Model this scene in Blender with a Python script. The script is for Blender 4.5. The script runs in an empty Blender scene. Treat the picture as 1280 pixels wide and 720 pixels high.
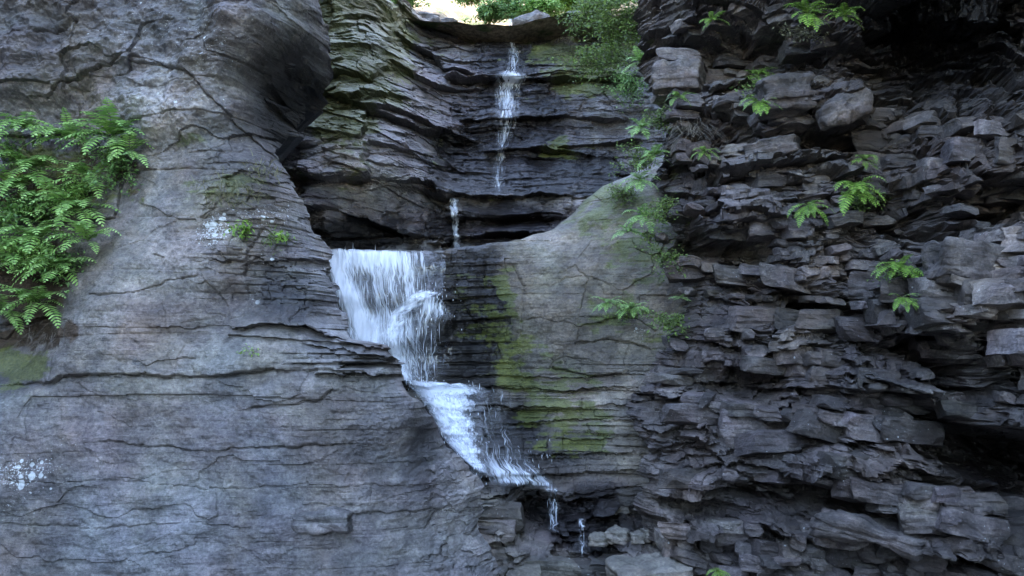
import bpy, math, random
import numpy as np
from mathutils import Vector, Matrix
R = math.radians
rng = np.random.default_rng(7)
random.seed(7)
sc = bpy.context.scene
COL = sc.collection

# ------------------------------------------------------------------ camera
F = 1108.0                                   # focal length in photo pixels (1280 wide)
PITCH = R(5.0)
CAM = np.array((0.0, 0.0, 3.0))
cP, sP = math.cos(PITCH), math.sin(PITCH)

def at(px, py, Y):
    """the point at distance Y in front of the camera that photo pixel (px,py) shows"""
    a = (px-640)/F; b = (360-py)/F
    dy = cP - b*sP; dz = sP + b*cP
    t = Y/dy
    return np.array((a*t, Y, CAM[2]+dz*t))

def project(x, y, z):
    dz = z-CAM[2]
    fw = y*cP + dz*sP; up = -y*sP + dz*cP
    fw = np.maximum(fw, 0.05)
    return 640+F*x/fw, 360-F*up/fw

cam = bpy.data.cameras.new('camera'); cam.lens = 36*F/1280; cam.sensor_width = 36
cam.clip_start = 0.05; cam.clip_end = 500
camo = bpy.data.objects.new('camera', cam); COL.objects.link(camo)
camo.location = CAM; camo.rotation_euler = (math.pi/2+PITCH, 0, 0)
sc.camera = camo

# ------------------------------------------------------------------ noise
def H(i, j, s=0.0):
    v = np.sin(i*127.1 + j*311.7 + s*74.7)*43758.5453
    return v-np.floor(v)

def noise(x, y, s=0.0):
    xi = np.floor(x); yi = np.floor(y); fx = x-xi; fy = y-yi
    u = fx*fx*fx*(fx*(fx*6-15)+10); v = fy*fy*fy*(fy*(fy*6-15)+10)
    def g(i, j, dx, dy):
        a = H(i, j, s)*2*math.pi
        return np.cos(a)*dx+np.sin(a)*dy
    n00 = g(xi, yi, fx, fy); n10 = g(xi+1, yi, fx-1, fy)
    n01 = g(xi, yi+1, fx, fy-1); n11 = g(xi+1, yi+1, fx-1, fy-1)
    return (n00*(1-u)+n10*u)*(1-v)+(n01*(1-u)+n11*u)*v      # about -0.7..0.7

def fbm(x, y, s=0.0, oct=4, lac=2.03, gain=0.5):
    t = 0; a = 1.0
    for k in range(oct):
        t = t + a*noise(x, y, s+k*3.1); x = x*lac+1.7; y = y*lac-2.3; a *= gain
    return t

def ss(a, b, x):
    t = np.clip((x-a)/(b-a), 0, 1); return t*t*(3-2*t)

# ------------------------------------------------------------------ rock relief
def tps(pts, lam=0.02):
    """smooth surface y(x,z) through photo points (px,py,Y)"""
    P = np.array([at(*p) for p in pts]); c = P[:, (0, 2)]; v = P[:, 1]
    n = len(P)
    def k(d2): return 0.5*d2*np.log(d2+1e-9)
    d2 = ((c[:, None]-c[None])**2).sum(-1)
    A = np.zeros((n+3, n+3)); A[:n, :n] = k(d2)+lam*np.eye(n)
    A[:n, n] = 1; A[:n, n+1:] = c; A[n, :n] = 1; A[n+1:, :n] = c.T
    w = np.linalg.solve(A, np.concatenate([v, np.zeros(3)]))
    lo, hi = v.min()-0.4, v.max()+0.4
    def f(x, z):
        r = w[n]+w[n+1]*x+w[n+2]*z
        for i in range(n):
            r = r + w[i]*k((x-c[i, 0])**2+(z-c[i, 1])**2)
        return np.clip(r, lo, hi)
    return f

def strata(x, z, T, W, A, seed, groove=0.25, sharp=0.012, tiltamp=0.3, jitter=0.35, layer=0.5, slope=0.0, up=0.0, gap=0.0, hole=0.0, fault=0.0):
    """bedded, jointed rock: beds of thickness T broken into blocks about W long, each set in or out by up to A (negative = towards viewer)"""
    zz = (z + slope*x + T*0.5*fbm(x*0.55/W*0.5, z*0.35, seed, 2))/T
    zz = zz + jitter*np.interp(zz, np.arange(-60, 240), np.convolve(H(np.arange(-60, 240), 3.0, seed)-0.5, [.25, .5, .25], 'same')*1.6)
    if fault: zz = zz + fault*2*(H(np.floor(x/(1.9*W)+.35*noise(x/W, z/T*.3, seed+8)), 5.0, seed)-.5)
    i = np.floor(zz); f = zz-i
    wl = 0.5+1.2*H(i, 7.0, seed)
    xj = x/(W*wl) + 9*H(i, 1.0, seed) + 0.45*noise(x/W*0.9+i*3.7, z/W*1.3, seed+5)
    j = np.floor(xj); g = xj-j
    o = (H(i, j, seed+2)-0.5)*A*(1-layer)*2 + (H(i, 11.0, seed)-0.5)*A*layer*2
    o = o + ((f-0.5)*(H(i, j, seed+3)-0.45)+(g-0.5)*(H(i, j, seed+4)-0.5))*A*tiltamp*2 + (f-0.5)*A*up
    if gap: o = o + hole*(H(i, j, seed+6) > 1-gap)*(.5+H(i, j, seed+7))
    e = np.minimum(np.minimum(f, 1-f)*T, np.minimum(g, 1-g)*W*wl)
    o = o + groove*A*np.exp(-e/sharp)
    return o

def facets(x, z, S, A, seed, flat=1.7, tilt=.9, up=.5, gr=.35):
    """broken rock: irregular cells, each a tilted flat face set in or out by up to A; faces lean so that their tops catch the sky"""
    x = x+.22*S*fbm(x/S*1.3, z/S*1.3, seed+9, 3); z = z+.16*S*fbm(x/S*1.4, z/S*1.9, seed+8, 3)
    u = x/S; v = z/S*flat; iu = np.floor(u); iv = np.floor(v)
    best = np.full(x.shape, 9e9); sec = np.full(x.shape, 9e9); val = np.zeros(x.shape)
    for a in (-1, 0, 1):
        for b in (-1, 0, 1):
            ci = iu+a; cj = iv+b
            dx = u-(ci+.1+.8*H(ci, cj, seed)); dv = v-(cj+.1+.8*H(ci, cj, seed+1))
            d = np.abs(dx)*.75+np.abs(dv)+.25*np.hypot(dx, dv)
            o = (H(ci, cj, seed+2)-.5)*2*A+A*tilt*(dx*(H(ci, cj, seed+3)-.5)*2.4+dv*((H(ci, cj, seed+4)-.5)*1.6+up))
            m = d < best
            sec = np.where(m, best, np.minimum(sec, d)); val = np.where(m, o, val); best = np.where(m, d, best)
    return val+A*gr*np.exp(-(sec-best)/.05)

def polydist(X, Z, pts):
    d = np.full(X.shape, 1e9); side = np.zeros(X.shape)
    for (x0, z0), (x1, z1) in zip(pts[:-1], pts[1:]):
        dx, dz = x1-x0, z1-z0; L = dx*dx+dz*dz+1e-12
        t = np.clip(((X-x0)*dx+(Z-z0)*dz)/L, 0, 1)
        ex = X-x0-t*dx; ez = Z-z0-t*dz
        dd = np.hypot(ex, ez); m = dd < d
        d = np.where(m, dd, d); side = np.where(m, ez, side)
    return d, side

def cracks(X, Z, lst):
    o = np.zeros(X.shape)
    for pts, Y, depth, w, step in lst:
        q = [at(a, b, Y)[[0, 2]] for a, b in pts]
        x0 = min(p[0] for p in q)-.6; x1 = max(p[0] for p in q)+.6
        z0 = min(p[1] for p in q)-.8; z1 = max(p[1] for p in q)+.8
        m = (X > x0) & (X < x1) & (Z > z0) & (Z < z1)
        if not m.any(): continue
        xx = X[m]+0.035*fbm(X[m]*7, Z[m]*7, 4.4, 2); zz = Z[m]+0.03*fbm(X[m]*6, Z[m]*6, 9.4, 3)
        d, s = polydist(xx, zz, q)
        ww = w*(0.45+1.2*np.clip(0.5+fbm(xx*4, zz*4, 12.0, 2), 0, 1.3))
        r = .55*depth*np.exp(-(d/(ww*.75))**2)
        r = r + step*.7*np.exp(-d/0.22)*np.where(s > 0, -0.5, 0.5)*np.exp(-np.maximum(d-0.3, 0)/0.1)
        o[m] += r
    return o

def ledges(X, Z, lst):
    """a lip along a polyline: rock above stands out by a, rock below is cut back by b"""
    o = np.zeros(X.shape)
    for kk, (pts, Y, a, h1, b, h2) in enumerate(lst):
        q = np.array([at(p[0], p[1], Y)[[0, 2]] for p in pts])
        L = np.interp(X, q[:, 0], q[:, 1]) + 0.05*fbm(X*2.2, X*0+kk*7.7+.37, 3.3+kk, 4) + .02*noise(X*14, Z*3+kk*3.1, 2.)
        fade = ss(q[0, 0]-.12, q[0, 0]+.12, X)*(1-ss(q[-1, 0]-.12, q[-1, 0]+.12, X))
        d = Z-L
        vary = np.clip(.75+1.3*noise(X*1.3, X*0+kk*5.3, 8.+kk), .1, 1.4)
        o += vary*fade*np.where(d > 0, -a*np.exp(-(np.maximum(d, 0)/h1)**1.5), b*np.exp(-(np.maximum(-d, 0)/h2)**1.5))
    return o

def blobs(PX, PY, lst):
    o = np.zeros(PX.shape)
    for cx, cy, rx, ry, s in lst:
        o = np.maximum(o, s*np.exp(-(((PX-cx)/rx)**2+((PY-cy)/ry)**2)**1.3))
    return o

# ------------------------------------------------------------------ mesh helpers
def mesh_from(name, V, Fq, mat, smooth=True, parent=None, uv=None, attrs=None):
    me = bpy.data.meshes.new(name)
    V = np.asarray(V, dtype=np.float32); Fq = np.asarray(Fq, dtype=np.int32)
    n = Fq.shape[1]
    me.vertices.add(len(V)); me.vertices.foreach_set('co', V.ravel())
    me.loops.add(Fq.size); me.loops.foreach_set('vertex_index', Fq.ravel())
    me.polygons.add(len(Fq)); me.polygons.foreach_set('loop_start', np.arange(0, Fq.size, n, dtype=np.int32))
    me.polygons.foreach_set('use_smooth', np.full(len(Fq), smooth))
    if uv is not None:
        l = me.uv_layers.new(name='UVMap'); l.data.foreach_set('uv', np.asarray(uv, dtype=np.float32)[Fq.ravel()].ravel())
    for k, a in (attrs or {}).items():
        a = np.asarray(a, dtype=np.float32)
        if a.ndim == 2:
            at_ = me.attributes.new(k, 'FLOAT_COLOR', 'POINT'); at_.data.foreach_set('color', a.ravel())
        else:
            at_ = me.attributes.new(k, 'FLOAT', 'POINT'); at_.data.foreach_set('value', a)
    me.update(calc_edges=True); me.validate()
    me.materials.append(mat)
    o = bpy.data.objects.new(name, me); COL.objects.link(o)
    if parent is not None: o.parent = parent
    return o

def gridfaces(nr, nc):
    i = np.arange(nr-1)[:, None]*nc+np.arange(nc-1)[None]
    return np.stack([i, i+1, i+nc+1, i+nc], -1).reshape(-1, 4)

def tag(o, label=None, cat=None, group=None, kind=None):
    for k, v in (('label', label), ('category', cat), ('group', group), ('kind', kind)):
        if v: o[k] = v
    return o

def empty(name, loc):
    e = bpy.data.objects.new(name, None); COL.objects.link(e); e.location = tuple(loc); e.empty_display_size = .1
    return e

# ------------------------------------------------------------------ materials
class N:
    def __init__(s, name):
        s.m = bpy.data.materials.new(name); s.m.use_nodes = True
        s.t = s.m.node_tree; s.t.nodes.clear(); s.out = s.n('ShaderNodeOutputMaterial')
    def n(s, typ, **k):
        x = s.t.nodes.new(typ)
        for a, v in k.items(): setattr(x, a, v)
        return x
    def l(s, a, b): s.t.links.new(a, b)
    def math(s, op, a, b=None, clamp=False):
        x = s.n('ShaderNodeMath', operation=op, use_clamp=clamp)
        for i, v in enumerate((a, b)):
            if v is None: continue
            if isinstance(v, (int, float)): x.inputs[i].default_value = v
            else: s.l(v, x.inputs[i])
        return x.outputs[0]
    def noise(s, vec, scale, detail=4, rough=.55, dist=0.0):
        x = s.n('ShaderNodeTexNoise'); x.inputs['Scale'].default_value = scale; x.inputs['Detail'].default_value = detail
        x.inputs['Roughness'].default_value = rough; x.inputs['Distortion'].default_value = dist
        if vec is not None: s.l(vec, x.inputs['Vector'])
        return x.outputs['Fac']
    def map(s, vec, scale, rot=(0, 0, 0)):
        x = s.n('ShaderNodeMapping'); x.inputs['Scale'].default_value = scale; x.inputs['Rotation'].default_value = rot
        s.l(vec, x.inputs['Vector']); return x.outputs[0]
    def ramp(s, fac, stops):
        x = s.n('ShaderNodeValToRGB'); e = x.color_ramp.elements
        while len(e) < len(stops): e.new(.5)
        for q, (p, c) in zip(e, stops):
            q.position = p; q.color = (c if hasattr(c, '__len__') else (c, c, c))[:3] + (1,) if hasattr(c, '__len__') else (c, c, c, 1)
        s.l(fac, x.inputs[0]); return x.outputs[0]
    def step(s, x, a, b):
        q = s.n('ShaderNodeMapRange', interpolation_type='SMOOTHSTEP'); q.inputs[1].default_value = a; q.inputs[2].default_value = b
        s.l(x, q.inputs[0]); return q.outputs[0]
    def mix(s, f, a, b, typ='MIX'):
        x = s.n('ShaderNodeMix', data_type='RGBA', blend_type=typ)
        for i, v in ((0, f), (6, a), (7, b)):
            if isinstance(v, (int, float)): x.inputs[i].default_value = v
            elif isinstance(v, tuple): x.inputs[i].default_value = v+(1,)
            else: s.l(v, x.inputs[i])
        return x.outputs[2]

def rock_material(name, c0, c1, c2, bumps=0.6, rough=0.75, band=0.5):
    """bedded shale: masks.r moss, masks.g wet, masks.b lichen, masks.a soil; tone multiplies the stone colour, including shade painted under overhangs"""
    q = N(name)
    co = q.n('ShaderNodeTexCoord').outputs['Object']
    a = q.n('ShaderNodeAttribute', attribute_name='masks')
    tn = q.n('ShaderNodeAttribute', attribute_name='tone').outputs['Color']
    sep = q.n('ShaderNodeSeparateColor'); q.l(a.outputs['Color'], sep.inputs[0])
    moss, wet, lich, soil = q.math('MULTIPLY', sep.outputs[0], 1.4), sep.outputs[1], sep.outputs[2], a.outputs['Alpha']
    big = q.noise(co, 0.9, 5, .6, .4)
    mid = q.noise(co, 5.0, 6, .65)
    fine = q.noise(co, 38, 8, .78)
    bed = q.noise(q.map(co, (1.1, 1.1, 16)), 1.0, 6, .62, .3)
    f = q.math('ADD', q.math('MULTIPLY', big, .45), q.math('ADD', q.math('MULTIPLY', bed, band*.6), q.math('MULTIPLY', mid, .5-band*.25)))
    f = q.math('ADD', f, q.math('MULTIPLY', q.math('SUBTRACT', fine, .5), .35))
    base = q.ramp(f, [(.32, c0), (.5, c1), (.68, c2)])
    mot = q.noise(q.map(co, (1, 1, 1.5)), 2.6, 7, .68, .6)
    base = q.mix(.85, base, q.ramp(mot, [(.33, (.55, .55, .56)), (.5, (.95, .95, .95)), (.66, (1.5, 1.48, 1.45))]), 'MULTIPLY')
    hz = q.noise(q.map(co, (1, 1, 1.4)), 1.15, 5, .6, .5); hz2 = q.noise(q.map(co, (1.2, 1.2, .8)), .8, 5, .6, .8)
    base = q.mix(1.0, base, q.ramp(hz, [(.34, (.97, 1.02, .97)), (.5, (1, 1, 1)), (.64, (1.04, .98, 1.02))]), 'MULTIPLY')
    base = q.mix(1.0, base, q.ramp(hz2, [(.36, (.97, .99, 1.03)), (.5, (1, 1, 1)), (.64, (1.08, 1.02, .92))]), 'MULTIPLY')
    grit = q.noise(co, 26, 7, .82)
    base = q.mix(1.0, base, q.ramp(grit, [(.30, (.42, .42, .43)), (.5, (.98, .98, .98)), (.70, (1.6, 1.58, 1.55))]), 'MULTIPLY')
    # rusty and bluish staining
    st = q.step(q.noise(q.map(co, (.7, .7, 1.6)), 1.7, 5, .6, .8), .52, .68)
    base = q.mix(q.math('MULTIPLY', st, .35), base, (c1[0]*1.12, c1[1]*.95, c1[2]*.80))
    st2 = q.step(q.noise(q.map(co, (1.6, 1.6, .5)), 1.3, 4, .6, .5), .52, .7)
    base = q.mix(q.math('MULTIPLY', st2, .15), base, (c1[0]*.82, c1[1]*.98, c1[2]*1.25))
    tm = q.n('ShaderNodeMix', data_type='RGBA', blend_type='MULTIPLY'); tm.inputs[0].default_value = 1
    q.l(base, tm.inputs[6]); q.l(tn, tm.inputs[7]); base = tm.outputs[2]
    # soil
    sm = q.step(q.math('ADD', soil, q.math('MULTIPLY', q.math('SUBTRACT', mid, .5), .9)), .45, .62)
    base = q.mix(sm, base, q.ramp(fine, [(.3, (.022, .014, .009)), (.7, (.085, .055, .034))]))
    # lichen: pale specks of two sizes
    vo = q.n('ShaderNodeTexVoronoi'); vo.inputs['Scale'].default_value = 11; q.l(co, vo.inputs['Vector'])
    vc = q.n('ShaderNodeSeparateColor'); q.l(vo.outputs['Color'], vc.inputs[0])
    v = q.math('SUBTRACT', q.math('ADD', .62, q.math('MULTIPLY', vc.outputs[0], .18)), q.math('MULTIPLY', q.math('ADD', vo.outputs['Distance'], q.math('MULTIPLY', q.math('SUBTRACT', fine, .5), .25)), .55)); v2 = q.noise(co, 52, 3, .6)
    lm = q.math('MAXIMUM', q.step(q.math('ADD', v, q.math('MULTIPLY', lich, .26)), .80, .84),
                q.step(q.math('ADD', v2, q.math('MULTIPLY', lich, .17)), .74, .78))
    base = q.mix(q.math('MULTIPLY', lm, .85), base, q.ramp(mid, [(.3, (.34, .36, .36)), (.7, (.62, .64, .61))]))
    # wet stone is darker and glossy
    wm = q.step(q.math('ADD', wet, q.math('MULTIPLY', q.math('SUBTRACT', mid, .5), .5)), .25, .65)
    base = q.mix(q.math('MULTIPLY', wm, .86), base, (c0[0]*.13, c0[1]*.14, c0[2]*.17))
    # moss
    mm = q.step(q.math('ADD', moss, q.math('ADD', q.math('MULTIPLY', q.math('SUBTRACT', mid, .5), 1.5), q.math('MULTIPLY', q.math('SUBTRACT', bed, .5), 1.3))), .52, .74)
    mcol = q.ramp(q.math('ADD', q.math('MULTIPLY', fine, .6), q.math('MULTIPLY', big, .45)), [(.38, (.018, .026, .007)), (.52, (.07, .085, .015)), (.70, (.19, .20, .03))])
    base = q.mix(q.math('MULTIPLY', mm, q.math('ADD', .42, q.math('MULTIPLY', mot, .58))), base, mcol)
    p = q.n('ShaderNodeBsdfPrincipled'); q.l(base, p.inputs['Base Color'])
    rg = q.math('SUBTRACT', q.math('SUBTRACT', rough+.1, q.math('MULTIPLY', q.math('SUBTRACT', 1.0, mm), q.math('MULTIPLY', wm, .42))), q.math('MULTIPLY', mid, .2))
    q.l(rg, p.inputs['Roughness']); p.inputs['Specular IOR Level'].default_value = .4
    b0 = q.n('ShaderNodeBump'); b0.inputs['Strength'].default_value = bumps; b0.inputs['Distance'].default_value = .05; q.l(mid, b0.inputs['Height'])
    b1 = q.n('ShaderNodeBump'); b1.inputs['Strength'].default_value = bumps; b1.inputs['Distance'].default_value = .03
    bb = q.noise(q.map(co, (5, 5, 42)), 1.0, 5, .65, .4); q.l(bb, b1.inputs['Height']); q.l(b0.outputs[0], b1.inputs['Normal'])
    b2 = q.n('ShaderNodeBump'); b2.inputs['Strength'].default_value = bumps*.9; b2.inputs['Distance'].default_value = .022
    q.l(fine, b2.inputs['Height']); q.l(b1.outputs[0], b2.inputs['Normal'])
    q.l(b2.outputs[0], p.inputs['Normal']); q.l(p.outputs[0], q.out.inputs[0])
    return q.m

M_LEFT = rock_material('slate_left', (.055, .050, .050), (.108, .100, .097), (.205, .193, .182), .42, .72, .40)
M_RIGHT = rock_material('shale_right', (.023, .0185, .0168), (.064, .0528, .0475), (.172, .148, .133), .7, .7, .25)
M_BACK = rock_material('shale_back', (.05, .046, .046), (.105, .097, .095), (.22, .205, .19), .7, .6, .5)
M_BED = rock_material('slate_bed', (.05, .044, .037), (.114, .100, .082), (.205, .182, .148), .6, .62, .5)
M_FAR = rock_material('shale_far', (.08, .08, .085), (.14, .14, .15), (.22, .22, .22), .5, .8, .4)

def leaf_material(name, cols, trans=.35):
    q = N(name)
    g = q.n('ShaderNodeNewGeometry').outputs['Random Per Island']
    oi = q.n('ShaderNodeObjectInfo').outputs['Random']
    r = q.math('ADD', q.math('MULTIPLY', g, .75), q.math('MULTIPLY', oi, .25))
    c = q.ramp(r, [(i/(len(cols)-1)*.8+.1, k) for i, k in enumerate(cols)])
    p = q.n('ShaderNodeBsdfPrincipled'); q.l(c, p.inputs['Base Color']); p.inputs['Roughness'].default_value = .5
    p.inputs['Specular IOR Level'].default_value = .35
    t = q.n('ShaderNodeBsdfTranslucent'); q.l(c, t.inputs[0])
    m = q.n('ShaderNodeMixShader'); m.inputs[0].default_value = trans
    q.l(p.outputs[0], m.inputs[1]); q.l(t.outputs[0], m.inputs[2]); q.l(m.outputs[0], q.out.inputs[0])
    return q.m

M_FERN = leaf_material('fern_leaf', [(.12, .24, .055), (.23, .40, .10), (.38, .56, .19)])
M_FERN_BRIGHT = leaf_material('fern_leaf_bright', [(.10, .20, .03), (.18, .32, .05), (.28, .43, .08)])
M_SHRUB = leaf_material('shrub_leaf', [(.07, .14, .04), (.14, .26, .075), (.24, .38, .13)])
M_HANG = leaf_material('creeper_leaf', [(.06, .09, .025), (.11, .17, .04), (.19, .28, .07)])
M_DRY = leaf_material('dry_grass', [(.10, .10, .05), (.16, .16, .085), (.24, .22, .13)], .2)
M_TWIG = leaf_material('twig_bark', [(.045, .032, .022), (.10, .08, .06)], 0.0)
M_ROOT = leaf_material('bleached_twig', [(.14, .12, .10), (.24, .22, .19)], 0.0)

def water_material(name, su, sv, lo, hi, film_w=.30, col=(.86, .9, .95)):
    """falling water: white threads (uv in metres, v down the fall) over a clear film; 'foam' per vertex says how white"""
    q = N(name)
    uv = q.n('ShaderNodeTexCoord').outputs['UV']
    fo = q.n('ShaderNodeAttribute', attribute_name='foam').outputs['Fac']
    n1 = q.noise(q.map(uv, (su, sv, 1)), 1.0, 4, .6, .25)
    n2 = q.noise(q.map(uv, (su*2.7, sv*1.6, 1)), 1.0, 3, .6, .2)
    n3 = q.noise(q.map(uv, (su*.25, sv*1.2, 1)), 1.0, 3, .5, .3)
    n = q.math('ADD', q.math('MULTIPLY', n1, .42), q.math('ADD', q.math('MULTIPLY', n2, .25), q.math('MULTIPLY', n3, .33)))
    n = q.math('ADD', q.math('MULTIPLY', q.math('SUBTRACT', n, .5), 2.0), .5)
    f = q.step(q.math('ADD', n, q.math('MULTIPLY', q.math('SUBTRACT', fo, .5), .70)), lo, hi)
    f = q.math('MAXIMUM', q.math('MULTIPLY', f, .96), q.math('MULTIPLY', q.step(fo, .2, .9), film_w))
    edge = q.n('ShaderNodeAttribute', attribute_name='edge').outputs['Fac']
    f = q.math('MULTIPLY', f, edge)
    p = q.n('ShaderNodeBsdfPrincipled'); p.inputs['Base Color'].default_value = col+(1,); p.inputs['Roughness'].default_value = .35
    tl = q.n('ShaderNodeBsdfTranslucent'); tl.inputs[0].default_value = col+(1,)
    w = q.n('ShaderNodeMixShader'); w.inputs[0].default_value = .25; q.l(p.outputs[0], w.inputs[1]); q.l(tl.outputs[0], w.inputs[2])
    tr = q.n('ShaderNodeBsdfTransparent'); gl = q.n('ShaderNodeBsdfGlossy'); gl.inputs['Roughness'].default_value = .12
    film = q.n('ShaderNodeMixShader'); film.inputs[0].default_value = .05; q.l(tr.outputs[0], film.inputs[1]); q.l(gl.outputs[0], film.inputs[2])
    bp = q.n('ShaderNodeBump'); bp.inputs['Strength'].default_value = .7; bp.inputs['Distance'].default_value = .03
    q.l(n, bp.inputs['Height']); q.l(bp.outputs[0], p.inputs['Normal']); q.l(bp.outputs[0], gl.inputs['Normal'])
    m = q.n('ShaderNodeMixShader'); q.l(f, m.inputs[0]); q.l(film.outputs[0], m.inputs[1]); q.l(w.outputs[0], m.inputs[2])
    q.l(m.outputs[0], q.out.inputs[0])
    return q.m
M_WATER = water_material('falling_water', 22, 1.0, .42, .78, .16)
M_CASC = water_material('cascading_water', 20, 8.0, .36, .82)
M_TRICK = water_material('trickling_water', 60, 1.3, .40, .78, .05)

def solid(name, col, rough=.6):
    q = N(name); p = q.n('ShaderNodeBsdfPrincipled'); p.inputs['Base Color'].default_value = col+(1,); p.inputs['Roughness'].default_value = rough
    q.l(p.outputs[0], q.out.inputs[0]); return q.m
M_DROP = solid('white_water', (.86, .9, .95), .3)
def pool_material():
    q = N('pool_water'); p = q.n('ShaderNodeBsdfPrincipled'); p.inputs['Base Color'].default_value = (.02, .026, .03, 1); p.inputs['Roughness'].default_value = .06
    b = q.n('ShaderNodeBump'); b.inputs['Strength'].default_value = .25; b.inputs['Distance'].default_value = .02
    q.l(q.noise(q.n('ShaderNodeTexCoord').outputs['Object'], 9, 3), b.inputs['Height']); q.l(b.outputs[0], p.inputs['Normal']); q.l(p.outputs[0], q.out.inputs[0]); return q.m
M_POOL = pool_material()

# ================================================================== ROCK BODIES
def rock(name, X, Z, Y, mat, mo=(), we=(), li=(), so=(), tone_blobs=(), smooth=False, skirt=None):
    """X,Z,Y: (rows, cols) arrays. skirt: list of extra border offsets closing the body backwards"""
    nr, nc = X.shape
    PX, PY = project(X, Y, Z)
    gx_ = np.clip(np.abs(np.gradient(Y, axis=1))/.05-.6, 0, 1); gz_ = np.clip(np.abs(np.gradient(Y, axis=0))/.05-.6, 0, 1)
    X = X+gx_*(.05*fbm(Y*3.1, Z*3.1, 151., 3)+.04*facets(Y, Z, .3, 1., 153.)); Z = Z+gz_*.03*fbm(Y*4, X*4, 152., 3)
    # blobs are wobbled so that no patch has a clean outline
    wx = 26*fbm(X*2.3, Z*2.3, 51., 3); wy = 20*fbm(X*2.3, Z*2.3, 57., 3)
    m = np.stack([blobs(PX+wx, PY+wy, b) for b in (mo, we, li, so)], -1)
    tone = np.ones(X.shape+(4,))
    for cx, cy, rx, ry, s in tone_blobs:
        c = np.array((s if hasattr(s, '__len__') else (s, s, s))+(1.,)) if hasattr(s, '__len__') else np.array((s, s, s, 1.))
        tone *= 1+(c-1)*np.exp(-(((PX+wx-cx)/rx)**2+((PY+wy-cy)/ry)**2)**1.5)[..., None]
    V = np.stack([X, Y, Z], -1).reshape(-1, 3); Fq = gridfaces(nr, nc)
    m = m.reshape(-1, 4); tone = tone.reshape(-1, 4)
    if skirt is not None:
        loop = np.concatenate([np.arange(nc), np.arange(1, nr)*nc+nc-1, (nr-1)*nc+np.arange(nc-2, -1, -1), np.arange(nr-2, 0, -1)*nc])
        B = V[loop].copy(); n0 = len(V)
        B = skirt(B)
        V = np.concatenate([V, B]); k = len(loop); a = np.arange(k); b = (a+1) % k
        Fs = np.stack([loop[b], loop[a], n0+a, n0+b], -1)
        Fq = np.concatenate([Fq, Fs]); m = np.concatenate([m, m[loop]]); tone = np.concatenate([tone, tone[loop]])
    t4 = tone
    return mesh_from(name, V, Fq, mat, smooth, attrs={'masks': m, 'tone': t4})

def outline(pts, Y, axis):
    q = np.array([at(p[0], p[1], p[2] if len(p) > 2 else Y) for p in pts])
    if axis == 'z':                                   # x as a function of z
        o = np.argsort(q[:, 2]); return q[o, 2], q[o, 0]
    o = np.argsort(q[:, 0]); return q[o, 0], q[o, 2]

def rowset(z0, z1, dz, ztop, dtop):
    a = np.arange(z0, z1, dz); b = np.arange(z1, ztop, dtop); return np.concatenate([a, b])

# ------------------------------------------------------------------ left cliff
LC = [(-60, -60, 9.2), (100, -60, 9.1), (300, -60, 9.2), (400, -60, 9.5), (0, 20, 9.2), (120, 20, 9.0), (250, 40, 8.8), (340, 40, 9.0), (400, 30, 9.6),
      (0, 100, 9.2), (120, 100, 9.1), (200, 90, 8.9), (270, 110, 8.75), (310, 120, 9.05), (330, 70, 9.05), (345, 125, 9.65), (375, 95, 9.85), (340, 170, 9.35), (400, 60, 9.6),
      (0, 150, 9.5), (100, 150, 9.5), (200, 150, 8.9), (250, 190, 8.8), (310, 190, 8.8), (335, 195, 9.0),
      (0, 220, 9.3), (100, 230, 9.3), (200, 240, 8.8), (290, 260, 8.6), (350, 280, 8.8), (395, 300, 9.2),
      (0, 330, 9.0), (80, 330, 9.0), (120, 340, 8.6), (200, 340, 8.5), (280, 350, 8.4), (300, 370, 8.62), (400, 360, 8.8), (425, 400, 8.9),
      (0, 430, 8.9), (40, 440, 8.9), (80, 430, 8.45), (200, 430, 8.35), (300, 440, 8.3), (430, 445, 8.4), (490, 455, 8.6),
      (0, 520, 8.35), (100, 520, 8.3), (300, 520, 8.25), (450, 520, 8.3), (515, 520, 8.45), (535, 540, 8.75), (540, 600, 8.5), (590, 620, 8.8),
      (0, 640, 8.15), (200, 640, 8.1), (400, 640, 8.1), (520, 650, 8.35), (600, 690, 8.6), (0, 760, 7.95), (300, 760, 7.9), (600, 760, 8.3)]
fL = tps(LC, .01)
oz, ox = outline([(400, -60), (402, 0), (408, 40), (409, 66), (398, 92), (380, 106), (368, 125), (362, 160), (352, 182), (348, 205, 9.3), (372, 240, 9.3), (386, 280, 9.3), (408, 315, 9.2),
                  (405, 335, 9.2), (420, 365, 9.1), (428, 400, 9.0), (436, 424, 8.9), (482, 431, 8.9), (497, 450, 8.9), (500, 466, 8.9), (510, 482, 8.9), (525, 500, 8.9),
                  (545, 530, 8.9), (556, 560, 8.9), (582, 585, 8.9), (597, 610, 8.9), (608, 640, 8.9), (600, 662, 8.9), (616, 690, 8.9), (628, 730, 8.9), (632, 790, 8.9)], 9.8, 'z')
zr = rowset(at(0, 760, 8)[2], at(0, -40, 9.3)[2], .0115, 14.0, .05)
nu = 520
U = np.linspace(0, 1, nu)[None]
xr = np.interp(zr, oz, ox)
xr = xr + .035*(H(np.floor(zr/.07), 2., 1.)-.5) + .05*noise(zr*2.4, zr*0, 8.)
xl = np.full(zr.shape, -5.9)
X = xl[:, None]+(xr-xl)[:, None]*U
far = np.linspace(-10.5, -5.9, 70)[:-1]; X = np.concatenate([np.repeat(far[None], len(zr), 0), X], 1); nu = X.shape[1]; Z = np.repeat(zr[:, None], nu, 1)
Y = fL(np.maximum(X, -6.6), Z)
X0, Z0 = X, Z
PX, PY = project(X, Y, Z)
upper = 1-ss(150, 215, PY)                                 # rough buttress above, smooth slab below
edgezone = ss(330, 440, PX)*(1-ss(440, 500, PY)*.85)*ss(190, 260, PY)+.8*np.exp(-((PX-440)/60)**2-((PY-452)/20)**2)
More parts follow.
